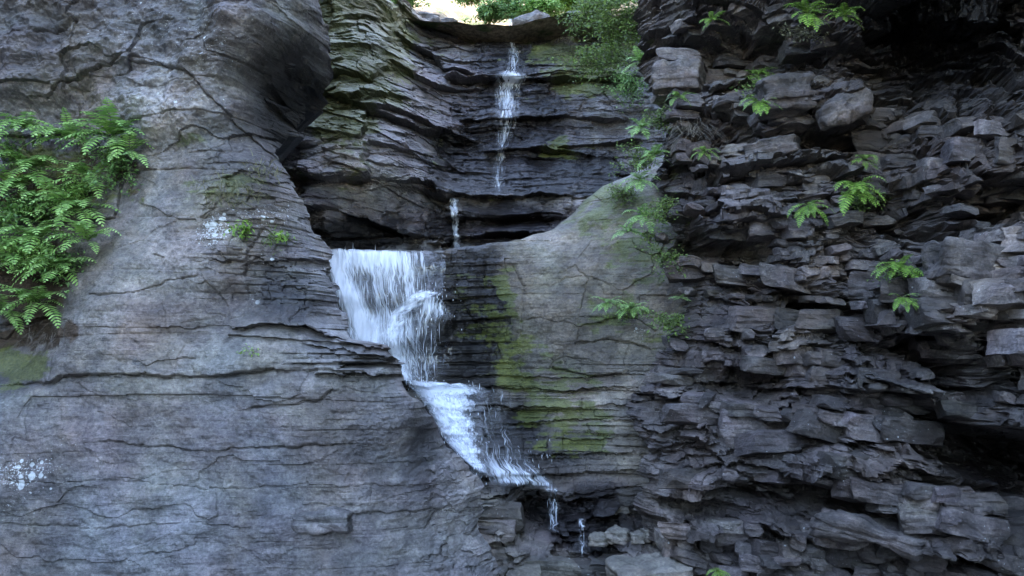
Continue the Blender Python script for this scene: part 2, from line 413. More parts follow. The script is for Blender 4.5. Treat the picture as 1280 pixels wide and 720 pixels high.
Y = Y + .16*fbm(X*.8, Z*.8, 1., 3)*(.4+.6*upper)
calm = ss(430, 520, PY)
Y += strata(X, Z, .55, 1.8, .09, 11., .15, .012, .5)*(1-calm*.85)
Y += upper*facets(X, Z, .95, .06, 15., 1.4, gr=0)*(.5+.5*ss(-.2, .3, fbm(X*.6, Z*.6, 35., 2)))+upper*.5*facets(X, Z, .26, .04, 16., 1.4, gr=.1)*ss(0, .3, fbm(X, Z, 36., 2))
Y += strata(X, Z, .16, .9, .038, 12., .25, .008, .6)*(.04+.55*ss(.05, .45, fbm(X*.8, Z*1.1, 31., 3))*(1-calm*.6)+.7*edgezone)
Y += strata(X, Z, .05, .35, .020, 13., .35, .006, .6)*(.03+.4*ss(.1, .5, fbm(X*1.2, Z*2, 33., 3))+1.6*edgezone)
Y += (.05+.11*upper)*fbm(X*2.6, Z*3.2, 2., 5) + upper*.10*np.abs(fbm(X*1.7+Z*.8, Z*1.9, 6., 4)) + .012*fbm(X*11, Z*16, 3., 4)
# bluish undercut, ferns' shelf, bedding cracks
Y += ledges(X, Z, [
    ([(150, 66), (205, 76), (250, 100), (285, 140), (340, 186)], 9.0, -.02, .3, .0, .3),
    ([(0, 402), (40, 405), (75, 395)], 9.0, .1, .12, .25, .22),
    ([(288, 332), (330, 326), (400, 322), (420, 330)], 8.8, .05, .12, .10, .35),
    ([(300, 409), (380, 406), (440, 427), (500, 445)], 8.5, .12, .10, .05, .05),
    ([(390, 432), (440, 440), (500, 447)], 8.5, .06, .04, .11, .05),
    ([(396, 466), (440, 464), (498, 468)], 8.5, .07, .08, .13, .06),
    ([(200, 410), (300, 409)], 8.5, .02, .1, .02, .1),
    ([(60, 480), (75, 472), (130, 467), (200, 471), (290, 469), (345, 463), (410, 462)], 8.4, .03, .25, .025, .35),
])
Y += cracks(X, Z, [
    ([(0, 482), (62, 480), (76, 472), (130, 467), (200, 471), (290, 469), (345, 463), (410, 462), (440, 470)], 8.35, .10, .020, .03),
    ([(62, 480), (58, 455), (62, 430)], 8.4, .08, .02, .0),
    ([(318, 510), (375, 505), (398, 500), (416, 486)], 8.3, .08, .014, .02),
    ([(138, 553), (196, 558), (240, 562)], 8.25, .05, .012, .02),
    ([(285, 561), (345, 558), (440, 554)], 8.25, .06, .014, .03),
    ([(110, 369), (170, 366), (215, 352), (255, 346)], 8.5, .05, .012, .01),
    ([(30, 500), (28, 530), (34, 545)], 8.3, .03, .010, .0),
    ([(200, 352), (205, 380), (215, 440), (224, 470)], 8.4, .02, .012, .0),
    ([(248, 415), (230, 445), (222, 472)], 8.4, .02, .010, .0),
    ([(180, 690), (220, 688), (246, 680), (248, 670)], 8.1, .04, .010, .01),
    ([(150, 66), (190, 72), (240, 95), (262, 118), (290, 150), (338, 192)], 8.8, .06, .014, .10),
    ([(0, 38), (60, 34), (90, 26)], 9.1, .08, .03, .02),
    ([(40, 112), (70, 96), (110, 92), (150, 72)], 9.1, .05, .014, .08),
    ([(330, 640), (336, 620), (318, 612)], 8.1, .0, .01, .0),
    ([(532, 660), (545, 640), (560, 636)], 8.4, .06, .012, .03),
    ([(0, 600), (60, 606), (150, 600), (260, 612), (400, 606), (520, 612)], 8.15, .02, .010, .012),
    ([(0, 655), (120, 660), (230, 652), (300, 658)], 8.1, .03, .010, .012),
    ([(430, 640), (530, 640), (600, 655)], 8.3, .05, .012, .025),
])
# the undercut right flank of the upper buttress
PX, PY = project(X, Y, Z)
wa = 16*fbm(X*3.1, Z*3.1, 71., 4)
hol = np.exp(-(((PX+wa-380)/46)**2+((PY+wa-122)/62)**2)**1.3)
Y += .25*hol+hol*(.40*fbm(X*4, Z*5, 72., 5)+facets(X, Z, .30, .22, 73., 1.2, .9, .6))
nose = np.exp(-((PX-445)/62)**2-((PY-450)/24)**2)
Y += nose*(strata(X, Z, .045, .30, .085, 75., .3, .006, .6, gap=.2, hole=.08)-.06)
rgl = np.exp(-((PX-470)/70)**2-((PY-540)/75)**2); Y += rgl*.018*fbm(X*22, Z*26, 76., 3)+ss(525, 540, PX)*ss(540, 570, PY)*(facets(X, Z, .2, .035, 77., 1.6)+.02*fbm(X*16, Z*20, 78., 3))
Y += ss(150, 250, PY)*(1-ss(330, 420, PY))*ss(230, 290, PX)*(strata(X, Z, .07, .25, .05, 79., .3, .008, .7)+facets(X, Z, .2, .03, 80.))
Y += .008*fbm(X*7, Z*9, 81., 4)+.05*fbm(X*.9, Z*1.8, 83., 3)+(1-upper)*facets(X, Z, .9, .010, 84., 2.6, 1., .3, gr=.0)
# flat stone corner below the fall: the face turns away from the viewer beyond px 525
d = xr[:, None]-X
rr = .22+.10*fbm(Z*1.1, Z*.2, 14., 2)
t = np.clip(1-d/rr, 0, 1); Y += rr*1.5*(1-np.sqrt(np.clip(1-t*t*.98, 0, 1)))
yb = 16.5
def skirtL(B):
    out = B.copy(); out[:, 1] = np.where(B[:, 1] < yb, yb, B[:, 1]+.1); out[:, 0] = np.minimum(B[:, 0]-3.0, -3.5); return out
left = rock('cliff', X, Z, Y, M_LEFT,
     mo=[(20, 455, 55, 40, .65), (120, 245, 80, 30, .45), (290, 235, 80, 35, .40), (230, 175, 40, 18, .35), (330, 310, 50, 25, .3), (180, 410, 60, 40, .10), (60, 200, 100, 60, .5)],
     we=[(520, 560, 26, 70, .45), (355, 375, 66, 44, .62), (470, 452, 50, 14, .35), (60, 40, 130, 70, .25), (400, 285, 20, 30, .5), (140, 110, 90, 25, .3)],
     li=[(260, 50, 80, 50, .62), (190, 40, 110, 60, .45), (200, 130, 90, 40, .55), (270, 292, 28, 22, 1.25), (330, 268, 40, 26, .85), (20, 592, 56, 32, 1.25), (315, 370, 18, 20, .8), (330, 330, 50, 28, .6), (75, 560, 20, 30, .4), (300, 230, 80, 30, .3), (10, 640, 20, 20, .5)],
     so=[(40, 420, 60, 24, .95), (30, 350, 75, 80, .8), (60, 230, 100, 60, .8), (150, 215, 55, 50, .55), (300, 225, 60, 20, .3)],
     tone_blobs=[(200, 340, 150, 90, (1.12, 1.06, .96)), (120, 430, 120, 40, (1.1, 1.04, 1.0)), (150, 540, 130, 40, (1.04, .96, .96)), (170, 660, 110, 60, (1.04, 1.1, 1.16)), (330, 560, 80, 40, (.95, .93, .98)), (450, 450, 60, 22, .55), (530, 570, 16, 60, .5), (590, 640, 36, 70, (1.25, 1.25, 1.2)), (300, 250, 90, 50, (.9, .86, .76)), (60, 40, 190, 70, .62), (300, 50, 110, 50, .72), (440, 560, 120, 70, .8), (205, 125, 75, 45, 1.6), (40, 80, 60, 20, 1.2), (362, 122, 60, 84, .07), (210, 300, 110, 60, 1.12), (240, 620, 200, 60, 1.12), (430, 560, 80, 70, .9), (355, 372, 70, 44, .72), (40, 660, 70, 60, .8), (580, 640, 40, 40, 1.2), (330, 520, 260, 40, .95)],  # near-black blob paints shade into the buttress underside, over its dark stone
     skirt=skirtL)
tag(left, 'smooth grey bedded cliff with dark speckled overhanging buttress above the fern shelf', 'cliff', None, 'structure')

# ------------------------------------------------------------------ right cliff
RC = [(800, -80, 11.6), (950, -80, 10.2), (1080, -80, 9.3), (1280, -80, 8.2), (900, -200, 9.8), (1080, -220, 7.6), (1300, -250, 5.9), (1000, -350, 7.2), (1300, -450, 5.0), (850, -400, 8.6), (1050, -600, 6.5), (1350, -700, 4.8),
      (820, 20, 11.4), (880, 20, 10.7), (960, 20, 10.1), (1040, 25, 9.5), (1085, 30, 10.1), (1150, 20, 10.6), (1280, 20, 10.0),
      (830, 100, 11.2), (900, 110, 10.3), (980, 110, 9.5), (1060, 110, 9.2), (1090, 120, 9.7), (1160, 110, 9.6), (1240, 110, 8.6), (1290, 130, 8.0),
      (860, 200, 10.8), (930, 200, 9.9), (1010, 200, 9.5), (1060, 230, 9.1), (1090, 215, 9.2), (1150, 190, 8.9), (1220, 160, 8.1), (1290, 210, 7.4),
      (835, 270, 10.6), (900, 270, 9.7), (980, 270, 9.3), (1060, 280, 8.9), (1110, 270, 9.0), (1160, 280, 9.1), (1230, 250, 7.7), (1290, 290, 7.2),
      (840, 350, 10.9), (900, 330, 10.2), (960, 340, 9.5), (1030, 350, 8.9), (1100, 350, 8.6), (1140, 330, 8.4), (1200, 320, 7.4), (1290, 350, 6.9),
      (835, 440, 10.4), (900, 430, 9.6), (980, 440, 9.1), (1060, 420, 8.7), (1120, 420, 8.8), (1160, 400, 7.6), (1220, 400, 7.2), (1290, 430, 6.9),
      (790, 510, 10.3), (880, 520, 9.5), (960, 510, 9.1), (1040, 500, 8.5), (1110, 500, 8.3), (1150, 480, 8.6), (1200, 470, 7.3), (1240, 520, 7.4), (1290, 500, 7.0),
      (800, 600, 10.0), (880, 600, 9.2), (960, 600, 8.8), (1040, 590, 8.3), (1120, 560, 7.9), (1180, 570, 8.5), (1240, 590, 8.6), (1300, 560, 8.2),
      (820, 700, 9.6), (900, 700, 8.9), (1000, 700, 8.4), (1100, 690, 8.1), (1180, 630, 7.6), (1250, 640, 7.5), (1300, 680, 7.6), (1220, 720, 7.8), (850, 780, 9.2), (1050, 780, 8.1), (1300, 780, 7.4)]
fR = tps(RC, .004)
CAVES = [(905, 312, 62, 20), (945, 488, 80, 24), (1150, 272, 56, 26), (1000, 622, 95, 20), (1105, 650, 45, 16), (1125, 452, 44, 24), (1055, 392, 50, 14), (1235, 565, 90, 48), (905, 160, 40, 16), (1040, 170, 50, 18), (880, 640, 50, 14), (1190, 470, 50, 22)]   # dark hollows: px, py, half sizes
oz, ox = outline([(790, -300), (800, -60), (806, 0), (812, 40), (816, 85), (822, 110), (826, 135), (832, 160), (832, 200), (826, 215), (832, 250), (826, 285), (834, 330), (848, 350), (838, 390), (826, 425), (812, 450), (790, 480),
                  (776, 508), (780, 530), (792, 548), (784, 575), (776, 605), (786, 630), (800, 650), (796, 680), (806, 710), (800, 790)], 11.7, 'z')
zr = rowset(at(0, 770, 8)[2], at(0, -60, 10.8)[2], .0115, 24., .07)
nu = 470
xl = np.interp(zr, oz, ox)
xl = xl + .10*(H(np.floor(zr/.11), 2., 21.)-.5) + .05*(H(np.floor(zr/.043), 5., 22.)-.5) + .05*noise(zr*2.1, zr*0, 28.)
xrr = np.full(zr.shape, 7.0)
un = np.linspace(0, 1, nu)**1.12
X = xl[:, None]+(xrr-xl)[:, None]*un[None]; Z = np.repeat(zr[:, None], nu, 1)
Y = fR(X, Z)
PX, PY = project(X, Y, Z)
rough = .55+.45*ss(-.3, .35, fbm(X*.7, Z*.7, 41., 3))
big = ss(950, 1150, PX)
warp = .22*fbm(X*.55, Z*.55, 44., 3)
Yb = fR(X, Z)
Xs = X*9.2/Yb; Zs = 3+(Z-3)*9.2/Yb+warp*1.0+.10*Xs+.16*fbm(Xs*1.3, Z*1.3, 45., 3)
Xa = Xs-.55*(Yb-9); Za = Zs-.45*(Yb-9)                     # facets keep their size where the face turns steeply away
D = .26*fbm(Xa*.75, Za*.9, 42., 3)
D += strata(Xs, Zs, .60, 1.5, .24, 21., .1, .03, .5, layer=.35, up=.35, gap=.15, hole=.28, fault=.25)
D += strata(Xs+.12*Zs, Zs, .22, .72, .22, 22., .22, .018, .45, layer=.25, up=.6, gap=.18, hole=.20, fault=.3)*(.6+.4*rough)
D += facets(Xs, Zs, .62, .08, 122., 2.6, .8, .5, gr=.2)
D += strata(Xs-.1*Zs, Zs, .095, .40, .085, 23., .3, .012, .5, layer=.25, up=.6, gap=.16, hole=.11, fault=.3)*(.25+.75*ss(-.05, .3, fbm(Xs*.9, Zs*1.2, 49., 3)))
D += facets(Xs, Zs, .22, .035, 123., 2.4, .9, .5, gr=.25)
D += strata(Xs, Zs, .042, .2, .014, 24., .3, .006, .6)
D += big*(.20*np.abs(fbm(Xa*1.5, Za*1.9, 48., 3))-.1+facets(Xs, Zs, .6, .10, 124., 1.9, .8, .4, gr=.2))
D += .04*fbm(Xa*2.4, Za*3.6, 46., 4)+.02*fbm(Xa*9, Za*13, 47., 3)
Y += ledges(X, Z, [
    ([(835, 295), (900, 298), (940, 300)], 10.0, .12, .12, .45, .22),
    ([(930, 330), (1000, 355), (1060, 385), (1110, 430), (1150, 470)], 8.9, .15, .2, .28, .16),
    ([(900, 215), (960, 212), (1020, 208), (1060, 210)], 9.5, .16, .14, .22, .12),
    ([(1140, 395), (1210, 425), (1280, 440)], 7.2, .1, .2, .15, .1),
    ([(1130, 470), (1190, 500), (1240, 520), (1300, 540)], 7.3, .25, .25, .35, .3),
    ([(1000, 545), (1060, 550), (1090, 556)], 8.4, .12, .1, .18, .09),
    ([(870, 610), (930, 615), (1000, 625)], 9.0, .15, .12, .25, .15),
    ([(1040, 660), (1100, 672), (1160, 690)], 8.1, .18, .14, .28, .14),
    ([(900, 480), (980, 485), (1060, 480)], 9.1, .12, .1, .25, .14),
    ([(860, 110), (930, 100), (1000, 130)], 10., .15, .15, .2, .15),
    ([(1100, 255), (1160, 262), (1210, 235), (1280, 225)], 8.2, .2, .2, .35, .2),
    ([(780, 545), (840, 548), (870, 545)], 10.3, .12, .1, .2, .12),
])
Y += cracks(X, Z, [([(1255, 355), (1262, 400), (1258, 440), (1268, 480)], 7.0, .15, .02, .02), ([(1146, 360), (1150, 400), (1152, 430)], 7.6, .25, .03, .0),
    ([(985, 345), (1040, 365), (1085, 400), (1130, 455)], 8.8, .3, .035, .05), ([(995, 255), (995, 290)], 9.3, .3, .04, 0), ([(1020, 175), (1022, 205)], 9.4, .1, .015, 0)])
fz, fx = np.gradient(Yb); fx = fx/np.maximum(np.gradient(X, axis=1), 1e-4); fz = fz/np.gradient(zr)[:, None]
fx = .12*np.clip(fx, -1.6, 1.6); fz = .10*np.clip(fz, -1.6, 1.6); Ln = np.sqrt(1+fx*fx+fz*fz)
d = X-xl[:, None]
Y += sum(.75*np.exp(-(((PX+10*fbm(X*4, Z*4, 131., 3)-cx)/rx)**2+((PY+8*fbm(X*4, Z*4, 133., 3)-cy+.12*(cx-PX))/ry)**2)**1.6) for cx, cy, rx, ry in CAVES)
near = ss(.02, .30, d)
X = X-D*fx/Ln*near; Z = Z-D*fz/Ln*near; Y = Y+D*((1-near)+near/Ln)
rr = .35+.2*fbm(Z*1.3, Z*.2, 74., 2)
t = np.clip(1-d/rr, 0, 1); Y += rr*1.3*(1-np.sqrt(np.clip(1-t*t*.98, 0, 1)))
def skirtR(B):
    out = B.copy(); out[:, 1] = np.where(B[:, 1] < 20, 21.5, B[:, 1]); out[:, 0] = np.maximum(B[:, 0]+4.2, 7.0); return out
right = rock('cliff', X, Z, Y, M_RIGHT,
     mo=[(830, 380, 40, 40, .35), (840, 230, 30, 60, .38), (890, 40, 30, 30, .3), (1010, 30, 50, 30, .3), (810, 60, 30, 60, .3), (940, 130, 30, 50, .15), (845, 130, 20, 40, .35)],
     we=[(1180, 30, 130, 100, .75), (1190, 480, 90, 90, .25), (1240, 580, 90, 70, .6), (820, 640, 50, 80, .25), (900, 310, 60, 30, .45), (1120, 60, 60, 90, .55)],  # wet patches; those under the top-right overhang also deepen its shade
     li=[(900, 40, 60, 50, .42), (920, 100, 60, 50, .42), (1000, 440, 120, 80, .25), (1230, 400, 60, 60, .4), (840, 430, 30, 60, .35)],
     so=[(860, 170, 26, 50, .5), (1000, 50, 40, 20, .5), (930, 170, 30, 30, .4), (1200, 650, 60, 40, .25)],
     tone_blobs=[(830, 560, 60, 130, 1.35), (850, 105, 34, 22, 1.5), (1040, 540, 110, 60, 1.15), (1230, 400, 70, 60, 1.25), (990, 420, 130, 90, 1.15), (1190, 40, 140, 110, .3), (1210, 200, 110, 70, (.95, .84, .76)), (900, 420, 60, 200, (1., .98, 1.0)), (1160, 600, 80, 70, (1.1, 1.02, .94)), (940, 60, 90, 80, 1.1), (950, 640, 120, 80, .8), (1150, 250, 60, 60, .7)],  # dark top-right blob paints the overhang's shade onto the wet recess
     skirt=skirtR)
tag(right, 'tall dark crumbling shale cliff with jagged overhanging ledges and ferns', 'cliff', None, 'structure')

def ledge_blocks(parent, fn, spots, mat, seed, name='ledge_blocks'):
    """broken bed ends standing out of a cliff: chipped, skewed, flat-lying blocks, one mesh because nobody could count them"""
    r = random.Random(seed); n = 9; a = np.linspace(-1, 1, n); VV = []; FF = []; TT = []; MM = []; base = 0
    C = []; Fc = []; b0 = 0
    for ax in range(3):
        for sg in (-1, 1):
            u, v = np.meshgrid(a, a); P = np.zeros(u.shape+(3,)); P[..., ax] = sg; P[..., (ax+1) % 3] = u; P[..., (ax+2) % 3] = v
            C.append(P.reshape(-1, 3)); f = gridfaces(n, n)+b0; Fc.append(f if sg > 0 else f[:, ::-1]); b0 += n*n
    C = np.concatenate(C); Fc = np.concatenate(Fc)
    _, idx, inv = np.unique(np.round(C, 5), axis=0, return_index=True, return_inverse=True); C = C[idx]; Fc = inv.ravel()[Fc]
    for (px, py, w, h, dep, out, tone, tilt) in spots:
        Yc = surf(px, py, fn, 5., 15.)-out+dep
        c = at(px, py, Yc); P = C.copy()
        tp = np.array([r.uniform(-.28, .28) for _ in range(6)])               # skewed faces
        P[:, 0] += tp[0]*C[:, 2]*.5+tp[1]*C[:, 1]; P[:, 1] += tp[2]*C[:, 0]*.9+(.10+tp[3]*.5)*C[:, 2]; P[:, 2] += tp[4]*C[:, 0]*.45+tp[5]*C[:, 1]*.6
        cut = np.clip((np.abs(C[:, 0])+np.abs(C[:, 2])*.6+C[:, 1]*-.5)-r.uniform(1.3, 2.0), 0, 1); P[:, 1] += cut*.8; P[:, 0] -= np.sign(C[:, 0])*cut*.35
        P = P*np.array((w, dep, h))
        k = r.uniform(0, 50)
        P[:, 1] += .035*fbm(P[:, 0]*5+k, P[:, 2]*9+k, k, 3)+.012*(H(np.floor((P[:, 2]+.01*noise(P[:, 0]*9, P[:, 2]*9, k))/.03), 3., k)-.5)*2
        P[:, 2] += .02*fbm(P[:, 0]*5+k, P[:, 1]*5+k, k+4, 3); P[:, 0] += .02*fbm(P[:, 2]*8+k, P[:, 1]*5+k, k+5, 3)
        ya = r.gauss(0, .22); M = Matrix.Rotation(ya, 3, 'Z') @ Matrix.Rotation(tilt, 3, 'Y') @ Matrix.Rotation(r.gauss(0, .08), 3, 'X')
        P = P @ np.array(M).T+c
        VV.append(P); FF.append(Fc+base); base += len(P); TT.append(np.tile(np.array([[tone, tone*r.uniform(.96, 1.02), tone*r.uniform(.93, 1.04), 1.]]), (len(P), 1)))
        MM.append(np.tile(np.array([[0., max(0, .55-.5*tone), r.choice([0, .1, .35]), 0.]]), (len(P), 1)))
    o = mesh_from(name, np.concatenate(VV), np.concatenate(FF), mat, False, parent, attrs={'masks': np.concatenate(MM), 'tone': np.concatenate(TT)})
    o['kind'] = 'stuff'; return o
def surf(px, py, fn, lo=7., hi=20.):
    """distance at which the sight line through a photo pixel meets a rock face given as y(x,z)"""
    Yv = np.linspace(lo, hi, 500)
    P = np.array([at(px, py, y) for y in Yv]); d = fn(P[:, 0], P[:, 2])-Yv
    return float(Yv[np.argmax(d < 0)])
rb = random.Random(78); spots = []
py = -10.
while py < 735:
    hpx = rb.choice([5, 6, 7, 8, 10, 12, 15])
    px = 815+rb.uniform(0, 40)
    while px < 1300:
        wpx = min(40, hpx*rb.uniform(.9, 3.0)); cx = px+wpx; cy = py+.07*(px-900)+14*float(noise(np.array([px/160.]), np.array([py/90.]), 5.)[0])
        px += 2*wpx*rb.uniform(.75, 1.0)
        dens = .58+.5*float(noise(np.array([cx/120.]), np.array([cy/90.]), 9.)[0])
        if cx > 1060 and cy < 140: continue
        if 1120 < cx and 455 < cy < 640 and cy-455 > .55*(cx-1280)+20: dens *= .35
        if cx < 900 and 520 < cy < 640: dens *= .5
        if any(((cx-a)/b)**2+((cy-c-.12*(cx-a))/d)**2 < 1.1 for a, c, b, d in CAVES): continue
        if rb.random() > dens: continue
        Yq = 9.2; m = Yq/F
        spots.append((cx, cy, wpx*m*rb.uniform(.85, 1.1), hpx*m*rb.uniform(.75, 1.0), rb.uniform(.10, .20), rb.uniform(.0, .20), rb.choice([.6, .75, .9, 1., 1.1, 1.35, 1.6]), rb.gauss(.07, .10)))
    py += hpx*1.45
def right_face(x, z): return fR(x, z)
ledge_blocks(right, right_face, spots, M_RIGHT, 5)
print('ledge blocks', len(spots))

# ------------------------------------------------------------------ bedrock carrying the main fall, its mossy slab and the stairs below
BC = [(400, 320, 12.6), (480, 318, 12.6), (550, 318, 12.6), (600, 320, 12.5), (660, 312, 12.4), (720, 280, 12.5), (760, 240, 12.6), (820, 230, 12.3),
      (420, 420, 12.4), (500, 420, 12.4), (560, 420, 12.45), (600, 420, 12.35), (660, 400, 11.95), (720, 380, 11.8), (780, 360, 11.7), (840, 330, 11.5),
      (480, 470, 12.3), (560, 470, 12.35), (640, 468, 12.1), (720, 462, 11.8), (800, 450, 11.5),
      (500, 500, 11.8), (600, 500, 11.85), (700, 500, 11.7), (790, 500, 11.4), (560, 560, 11.3), (620, 560, 11.4), (700, 560, 11.4), (780, 560, 11.2),
      (600, 600, 10.6), (680, 605, 10.9), (780, 605, 11.1), (620, 640, 10.3), (700, 650, 10.9), (790, 650, 10.8), (640, 700, 10.0), (720, 700, 10.2), (800, 690, 10.0), (640, 770, 9.6), (820, 770, 9.6)]
fB = tps(BC, .01)
STEPS = [(470, .05, .10), (486, .10, .14), (508, .08, .10), (527, .10, .12), (546, .07, .08), (565, .09, .12), (585, .10, .12), (606, .14, .16)]
def bed_base(X, Z, fine=True):
    Y = fB(X, Z)
    zn = Z+.03*fbm(X*1.3, Z*0+1., 81., 3)
    ledge = [([(480, p), (600, p-1), (700, p+2), (790, p-3)], 11.5, a*.7, .05, b*.6, .09) for p, a, b in STEPS]
    Y = Y+ledges(X, Z, ledge)
    # the dark boulder the curtain parts round
    c = at(535, 392, 12.4); Y = Y-.32*np.exp(-(((X-c[0])/.30)**2+((Z-c[2]+.12)/.34)**2)**1.3)
    return Y
bx, bz = outline([(340, 316), (400, 315), (480, 314), (556, 314), (562, 311), (600, 308), (650, 300), (690, 284), (716, 264), (738, 240), (758, 224), (790, 214), (830, 190), (880, 180)], 12.75, 'x')
nc = 440
xs = np.linspace(at(330, 315, 12.7)[0], at(905, 300, 12)[0], nc)
zt = np.interp(xs, bx, bz)+.015*noise(xs*5, xs*0, 3.)+.02*noise(xs*1.6, xs*0, 5.)
z0 = at(0, 775, 9.8)[2]
nrw = 470
v = np.linspace(0, 1, nrw)[:, None]
Z = z0+(zt-z0)[None]*v; X = np.repeat(xs[None], nrw, 0)
Y = bed_base(X, Z)
PX, PY = project(X, Y, Z)
slab = ss(600, 650, PX)*(1-ss(440, 480, PY))
stair = ss(455, 480, PY)
Y += (.10*fbm(X*1.1, Z*1.1, 82., 3))*(1-.4*stair)
Y += strata(X, Z, .30, 1.1, .12, 83., .15, .012, .5)*(1-.8*slab)*(1-.5*stair)
Y += strata(X, Z, .11, .6, .05, 84., .3, .008, .6)*(1-.85*slab)
Y += strata(X, Z, .04, .3, .022, 85., .3, .006, .6)*(1-.8*slab+.1*stair)
Y += slab*facets(X, Z, .9, .022, 188., 1.5)+slab*.06*fbm(X*2, Z*2.4, 89., 4)
low = ss(605, 625, PY)
Y += low*(strata(X, Z, .20, .45, .30, 86., .1, .02, .9)+facets(X, Z, .45, .22, 186., 1.8)+facets(X, Z, .16, .07, 187., 1.8))
Y += .05*fbm(X*3, Z*4, 87., 4)*(1-.3*slab)+.012*fbm(X*12, Z*16, 88., 3)
Y += cracks(X, Z, [([(720, 430), (760, 424), (810, 436)], 11.7, .08, .018, .03), ([(690, 460), (740, 470), (800, 462)], 11.7, .08, .02, .04), ([(605, 318), (606, 360)], 12.3, .05, .02, 0), ([(700, 340), (720, 330), (735, 350), (720, 400)], 11.9, .03, .012, .02), ([(640, 330), (655, 360), (650, 420)], 12.1, .04, .03, .02)])
# dark hollow under the cascade's foot
Y += .7*np.exp(-(((PX-662)/28)**2+((PY-640)/26)**2)**1.5)
dz = zt[None]-Z
rr = .05+.45*ss(610, 740, project(X, Y, Z)[0])
t = np.clip(1-dz/rr, 0, 1); Y += rr*1.2*(1-np.sqrt(np.clip(1-t*t*.98, 0, 1)))
# shelf running back from the rim to the foot of the upper wall
ex = np.array([.06, .15, .35, .7, 1.2, 2.0, 3.2])
topX = np.repeat(X[-1][None], len(ex), 0); topY = Y[-1][None]+ex[:, None]; topZ = Z[-1][None]-.015-.06*ex[:, None]+.05*fbm(topX*2, topY*2, 5., 3)*np.minimum(ex, 1)[:, None]
X = np.concatenate([X, topX]); Y = np.concatenate([Y, topY]); Z = np.concatenate([Z, topZ])
def skirtB(B):
    out = B.copy(); out[:, 1] = np.maximum(B[:, 1]+.5, 15.8); out[:, 2] -= .3; return out
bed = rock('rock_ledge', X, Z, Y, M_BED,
     mo=[(632, 370, 20, 40, .72), (625, 420, 40, 40, .5), (590, 385, 45, 80, .35), (640, 440, 50, 40, .5), (655, 480, 40, 14, .72), (690, 512, 60, 18, .75), (720, 545, 70, 30, .55), (690, 490, 60, 60, .5), (760, 250, 70, 40, .6), (790, 310, 60, 50, .55), (730, 270, 50, 30, .45), (770, 390, 60, 34, .55), (740, 515, 40, 14, .6), (700, 330, 40, 40, .18), (820, 420, 30, 40, .4), (690, 410, 40, 50, .15)],
     we=[(490, 390, 100, 110, 1.), (585, 420, 60, 130, 1.05), (640, 560, 70, 90, .75), (560, 540, 60, 80, .9), (740, 655, 60, 50, 1.), (690, 640, 60, 30, .8), (690, 570, 110, 50, .55), (800, 650, 40, 50, .6), (640, 465, 50, 50, .5), (660, 700, 60, 30, .4)],
     li=[(800, 415, 16, 20, .6), (610, 345, 10, 30, .4), (690, 300, 60, 20, .25)],
     so=[(800, 240, 40, 40, .35), (790, 290, 40, 30, .3)],
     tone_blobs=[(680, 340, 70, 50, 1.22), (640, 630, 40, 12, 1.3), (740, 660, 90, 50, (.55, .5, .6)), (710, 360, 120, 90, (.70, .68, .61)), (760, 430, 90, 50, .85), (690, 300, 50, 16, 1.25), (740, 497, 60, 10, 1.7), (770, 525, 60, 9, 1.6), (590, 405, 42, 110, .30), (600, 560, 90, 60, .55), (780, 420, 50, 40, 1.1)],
     skirt=skirtB)
tag(bed, 'mossy rounded slab and stepped wet bedrock beside the main waterfall', 'rock ledge', None, 'structure')
def bed_depth(x, z):
    # sampled from the finished rock: nearest grid vertex column/row, front part only
    j = np.clip(np.round((x-xs[0])/(xs[1]-xs[0])).astype(int), 0, nc-1)
    f = np.clip((z-z0)/(zt[j]-z0), 0, 1)
    return Y_bed[np.round(f*(nrw-1)).astype(int), j]
Y_bed = Y[:nrw].copy()

spots = []
for _ in range(60):
    px = rb.uniform(600, 830); py = rb.uniform(612, 725); m = 10.2/F; hp = rb.choice([6, 8, 11, 14])
    if 618 < px < 752 and 600 < py < 700 or 735 < px < 845 and 652 < py < 692: continue
    spots.append((px, py, hp*rb.uniform(1.4, 4.0)*m, hp*m, rb.uniform(.12, .22), rb.uniform(.0, .16), rb.choice([.35, .45, .6, .8])*(.7 if px > 690 else 1.), rb.gauss(0, .04)))
ledge_blocks(bed, bed_depth, spots, M_BED, 6)

# ------------------------------------------------------------------ back wall with the upper fall
AC = [(300, 320, 13.4), (380, 320, 13.4), (470, 318, 13.9), (560, 312, 14.4), (680, 306, 14.5), (780, 300, 14.5), (860, 300, 14.5),
      (340, 250, 13.3), (400, 260, 13.2), (470, 262, 13.9), (520, 262, 14.5), (600, 258, 14.9), (700, 258, 14.9), (800, 258, 14.9), (870, 258, 14.9),
      (350, 180, 13.4), (420, 190, 13.4), (490, 205, 13.7), (530, 200, 14.7), (560, 200, 15.8), (620, 200, 15.9), (700, 200, 15.9), (770, 200, 15.9), (870, 200, 15.9),
      (380, 100, 14.2), (440, 110, 14.2), (490, 125, 14.8), (530, 128, 16.0), (560, 130, 16.6), (620, 130, 16.7), (700, 130, 16.7), (770, 130, 16.7), (880, 130, 16.7),
      (400, 30, 15.2), (450, 40, 15.3), (480, 50, 15.6), (510, 60, 17.3), (560, 60, 17.9), (640, 60, 18.0), (720, 60, 18.0), (790, 60, 18.0), (880, 60, 18.),
      (400, -40, 16.2), (450, -40, 16.4), (490, 10, 16.8), (530, 30, 18.6), (560, 35, 19.0), (640, 35, 19.2), (720, 35, 19.2), (800, 35, 19.2), (880, 30, 19.2)]
fA = tps(AC, .01)
ax_, az_ = outline([(280, -60, 16), (400, -60, 16), (470, -40, 16.2), (492, 4, 17), (508, 14, 18.2), (540, 24, 18.6), (600, 31, 18.9), (640, 30), (700, 30), (760, 26), (790, 6, 18.), (830, -30, 17), (900, -60, 16)], 19.0, 'x')
ncA = 470
